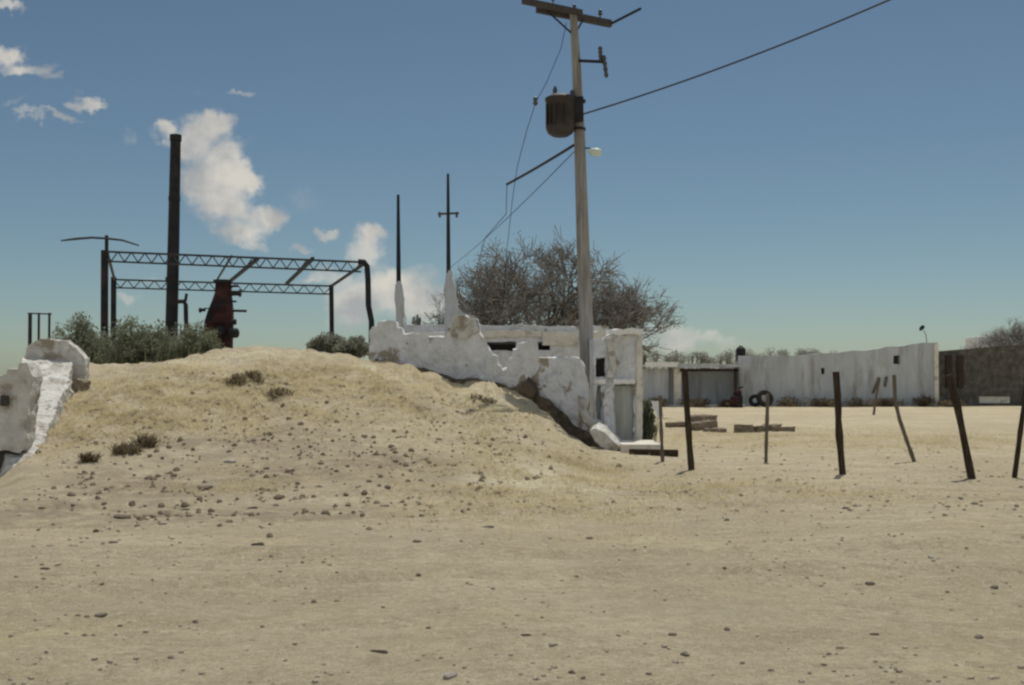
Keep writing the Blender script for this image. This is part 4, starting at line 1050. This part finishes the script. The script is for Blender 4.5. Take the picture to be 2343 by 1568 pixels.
# dry straw: ground cover nobody could count
def straw():
    rr = random.Random(5); mb = MB()
    patches = []
    for (x, y, rx_, ry_, s) in [(250, 925, 2.0, 2.4, 1.0), (420, 905, 2.6, 2.4, .9), (620, 860, 2.4, 2.0, 1.0), (850, 875, 2.4, 2.0, .9), (700, 930, 2.6, 1.8, .55), (1230, 1070, 1.5, 2.2, 1.0), (1330, 1060, .9, 1.6, 1.0), (1180, 1130, 1.6, 2.0, .8),
                             (1280, 1180, 1.3, 1.4, .55), (1650, 1120, 1.6, 1.8, .6), (1900, 1130, 1.3, 1.6, .45), (1950, 1000, 4.5, 3.5, .4), (2200, 1020, 3.0, 3.0, .4), (530, 1105, .9, .9, .7), (170, 880, 1.2, 1.6, .8), (1000, 960, 2.0, 1.6, .5), (180, 990, 1.4, 1.6, .7), (400, 960, 1.6, 1.2, .5),
                             (1650, 1010, 2.5, 3.0, .4)]:
        patches.append((pix_ground(x, y), rx_, ry_, s))
    n = 0
    while n < 80000:
        c, rx_, ry_, s = rr.choice(patches)
        if rr.random() > s * (rx_ * ry_) / 6.5 + .03: continue
        x, y = c.x + rr.gauss(0, .62) * rx_, c.y + rr.gauss(0, .62) * ry_
        if noise.noise(Vector((x * 1.1, y * 1.1, 30))) + .7 * noise.noise(Vector((x * 3.7, y * 3.7, 40))) < rr.uniform(-.5, .55): continue
        if x / y < -.435 and y > 15.5: continue
        if y > 21.3 and x > 2.2 and x < 3.2 and y < 27: continue
        z = h(x, y)
        L = rr.uniform(.05, .16) * (1.1 if z > .5 else .75)
        b = Vector((x, y, z - .005)); a = rr.uniform(0, 6.283); ln = rr.uniform(.5, 2.4)
        t = b + Vector((math.cos(a) * ln, math.sin(a) * ln, 1)).normalized() * L
        w = Vector((math.sin(a), -math.cos(a), 0)) * rr.uniform(.004, .008)
        mb.add([b - w, b + w, t], [(0, 1, 2)]); n += 1
    o = MB.build(mb, 'dry_grass', M_STRAW); tag(o, 'dry yellow straw growing in patches on the mound and yard', 'grass', None, 'stuff')
straw()

# stones one can pick out
def stone_mesh(seed, m):
    q = random.Random(seed * 17 + 3)
    bm = bmesh.new(); bmesh.ops.create_icosphere(bm, subdivisions=3, radius=1)
    for v in bm.verts: v.co *= 1 + .25 * noise.noise(v.co * 1.4 + Vector((seed * 5.3, seed, 2)))
    for _ in range(9):                                   # chop flat facets off it
        d = Vector((q.gauss(0, 1), q.gauss(0, 1), q.gauss(0, .8))).normalized(); lim = q.uniform(.45, .8)
        for v in bm.verts:
            t = v.co.dot(d)
            if t > lim: v.co -= d * (t - lim)
    for v in bm.verts: v.co.z *= .8
    me = bpy.data.meshes.new('stone'); bm.to_mesh(me); bm.free(); me.materials.append(m)
    return me
SM = [stone_mesh(i, M_ROCK) for i in range(5)]; PM = [stone_mesh(20 + i, M_ROCKPALE) for i in range(3)]
def stone(x, y, wpx, label, group, pale=False, el=1.0, i=0):
    p = pix_ground(x, y); r = wpx / F * p.y / 2
    o = bpy.data.objects.new('stone', (PM if pale else SM)[i % (3 if pale else 5)]); COL.objects.link(o)
    o.location = p + Vector((0, 0, r * .12)); o.scale = (r * el, r, r * (1.0 if el < 1.5 else .7)); o.rotation_euler = (0, 0, rnd.uniform(-.35, .35) if el > 1.5 else rnd.uniform(0, 6.28))
    tag(o, label, 'stone', group)
SPECIAL = [(525, 1058, 22, 'pale pinkish stone on the bare slope of the mound', True, 1.6), (284, 1187, 26, 'long dark stone lying on the lower left slope', False, 2.2), (474, 1119, 22, 'long flat dark stone on the bare slope above the foot', False, 2.3), (372, 1201, 16, 'pale stone beside dark clods at the mound foot', True, 1.5),
           (843, 1103, 15, 'dark round stone, left of a close pair at the mound foot', False, 1.1), (887, 1118, 16, 'dark round stone, right of a close pair at the mound foot', False, 1.1), (793, 1134, 15, 'dark round stone left of and below the close pair', False, 1.1), (1138, 1132, 14, 'dark stone at the left edge of the yellow straw patch', False, 1.1), (1201, 1150, 17, 'pale stone in the yellow straw patch', True, 1.2),
           (1120, 1208, 18, 'flat dark stone below the yellow straw patch', False, 1.7), (870, 1495, 22, 'long dark twig-like stone near the bottom centre', False, 2.2), (1025, 1552, 34, 'large pale stone at the bottom edge', True, 1.5), (1416, 1069, 14, 'dark stone below the fallen white slab', False, 1.3), (1662, 1192, 13, 'dark stone with a pale neighbour below the thin straight stake', False, 1.1),
           (1654, 1187, 9, 'small pale stone beside a dark one below the thin straight stake', True, 1.), (2128, 1278, 20, 'pale stone on the right of the open ground', True, 1.3), (2229, 1155, 18, 'dark stone below the leaning thick post', False, 1.5), (2277, 1349, 18, 'dark stone near the right edge, lone on bare ground', False, 1.3), (2243, 1461, 22, 'flat dark stone near the lower right corner', False, 1.5),
           (1565, 1500, 22, 'largest dark stone in the cluster near the bottom, right of centre', False, 1.1), (591, 1248, 20, 'dark stone with a shallow rut at its right', False, 1.6), (262, 1243, 18, 'slanting dark stone on the left foreground', False, 1.5), (233, 1415, 24, 'long brown stone on the lower left foreground', False, 1.6), (447, 1428, 16, 'dark round stone on the lower left foreground', False, 1.1)]
for i, (x, y, w, lab, pale, el) in enumerate(SPECIAL): stone(x, y, w, lab, 'stones one can pick out on the ground', pale, el, i)
SLOPE = [(382, 967), (443, 966), (469, 967), (389, 988), (342, 1043), (372, 1050), (525, 1035), (616, 996), (545, 935), (577, 928), (498, 927), (736, 1062), (349, 1186), (369, 1174), (426, 1167), (455, 1169), (98, 1164), (166, 1158), (108, 1092), (250, 1099),
         (1052, 993), (892, 1024), (880, 1042), (906, 1038), (965, 1053), (916, 1064), (1025, 1065), (590, 985), (640, 1010), (560, 960), (700, 985), (665, 960), (480, 1010), (420, 1020), (760, 1010), (830, 1000), (300, 1075), (400, 1090), (350, 1110), (560, 1100), (610, 1075), (543, 1143), (642, 1143), (500, 1150), (430, 1130), (580, 1165), (230, 1130), (680, 1110)]
for i, (x, y) in enumerate(SLOPE): stone(x, y, rnd.uniform(8, 15), 'small dark clod scattered on the bare brown slope of the mound', 'dark clods on the slope', False, rnd.uniform(1, 1.7), i)
OPEN = [(1222, 1097), (1444, 1123), (957, 1241), (1261, 1234), (1350, 1234), (846, 1321), (956, 1321), (982, 1457), (1239, 1417), (1131, 1446), (1205, 1455), (1580, 1472), (1541, 1456), (1388, 1525), (1335, 1553), (1473, 1502), (1659, 1305), (2270, 1251), (1925, 1485), (1975, 1431), (2002, 1456), (1747, 1405), (1938, 1165), (1789, 1156), (1782, 1102), (1610, 1414), (1662, 1442), (2040, 1404),
        (390, 1508), (419, 1545), (104, 1305), (268, 1293), (693, 1290), (521, 1211), (219, 1218), (1420, 1515), (1310, 1545), (1632, 1540), (1700, 1520), (1850, 1380), (1990, 1340), (2100, 1420), (720, 1380), (640, 1470)]
for i, (x, y) in enumerate(OPEN[::2]): stone(x, y, rnd.uniform(10, 17), 'small dark stone scattered on the open sandy foreground', 'small stones on the open ground', False, rnd.uniform(1, 1.7), i)

# gravel and clods too many to count
def gravel():
    rr = random.Random(11); mb = MB()
    for _ in range(2600):
        y = 5 + 19 * rr.random() ** 1.3; x = rr.uniform(-.52, .52) * y
        d = noise.noise(Vector((x * .5, y * .5, 60)))
        if d < rr.uniform(-.6, .35): continue
        r = rr.choice((.006, .008, .010, .012, .016)) * (1 + (y > 12) * .8); z = h(x, y)
        c = Vector((x, y, z + r * .2)); vs = []
        a0 = rr.uniform(0, 6.28); k = 5
        for (rr_, zz) in ((1., 0.), (.72, .62)):
            for i in range(k):
                a = a0 + 2 * math.pi * i / k
                q = r * rr_ * rr.uniform(.75, 1.25); vs.append(c + Vector((math.cos(a) * q * 1.25, math.sin(a) * q, r * zz * rr.uniform(.7, 1.2))))
        mb.add(vs, [(i, (i + 1) % k, k + (i + 1) % k, k + i) for i in range(k)] + [tuple(range(k, 2 * k))])
    o = mb.build('gravel', M_PEBBLE); tag(o, 'loose gravel and clods strewn over the ground', 'gravel', None, 'stuff')
gravel()
def clods():
    rr = random.Random(23); mb = MB(); n = 0
    spots = [(pix_ground(x, y), a_, b_) for (x, y, a_, b_) in [(380, 1010, 1.8, 1.6), (560, 960, 2.2, 1.8), (450, 1120, 3.2, 1.6), (700, 1040, 2.4, 1.8), (900, 1050, 2.0, 1.6), (1050, 1000, 1.6, 1.6), (300, 1180, 2.4, 1.0), (620, 1150, 2.6, 1.0), (560, 880, 1.6, .8), (150, 1120, 1.6, 1.6), (1000, 930, 2.0, 1.2)]]
    while n < 950:
        c, a_, b_ = rr.choice(spots); x, y = c.x + rr.gauss(0, .7) * a_, c.y + rr.gauss(0, .7) * b_
        if noise.noise(Vector((x * 1.6, y * 1.6, 90))) < rr.uniform(-.35, .4): continue
        if x / y < -.43: continue
        r = .016 + .034 * rr.random() ** 3; z = h(x, y); vs = []; k = 6; a0 = rr.uniform(0, 6.28)
        for (q_, zz) in ((1., -.3), (.95, .35), (.5, .85)):
            for i in range(k):
                a = a0 + 2 * math.pi * i / k + rr.uniform(-.3, .3); w_ = r * q_ * rr.uniform(.65, 1.3)
                vs.append(Vector((x + math.cos(a) * w_, y + math.sin(a) * w_, z + r * zz * rr.uniform(.7, 1.3))))
        mb.add(vs, [(j * k + i, j * k + (i + 1) % k, (j + 1) * k + (i + 1) % k, (j + 1) * k + i) for j in range(2) for i in range(k)] + [tuple(range(2 * k, 3 * k))]); n += 1
    o = mb.build('rubble', M_CLOD); tag(o, 'brown clods and rubble strewn over the slope of the mound', 'rubble', None, 'stuff')
clods()

for o in bpy.data.objects:
    if '_loc' in o: del o['_loc']
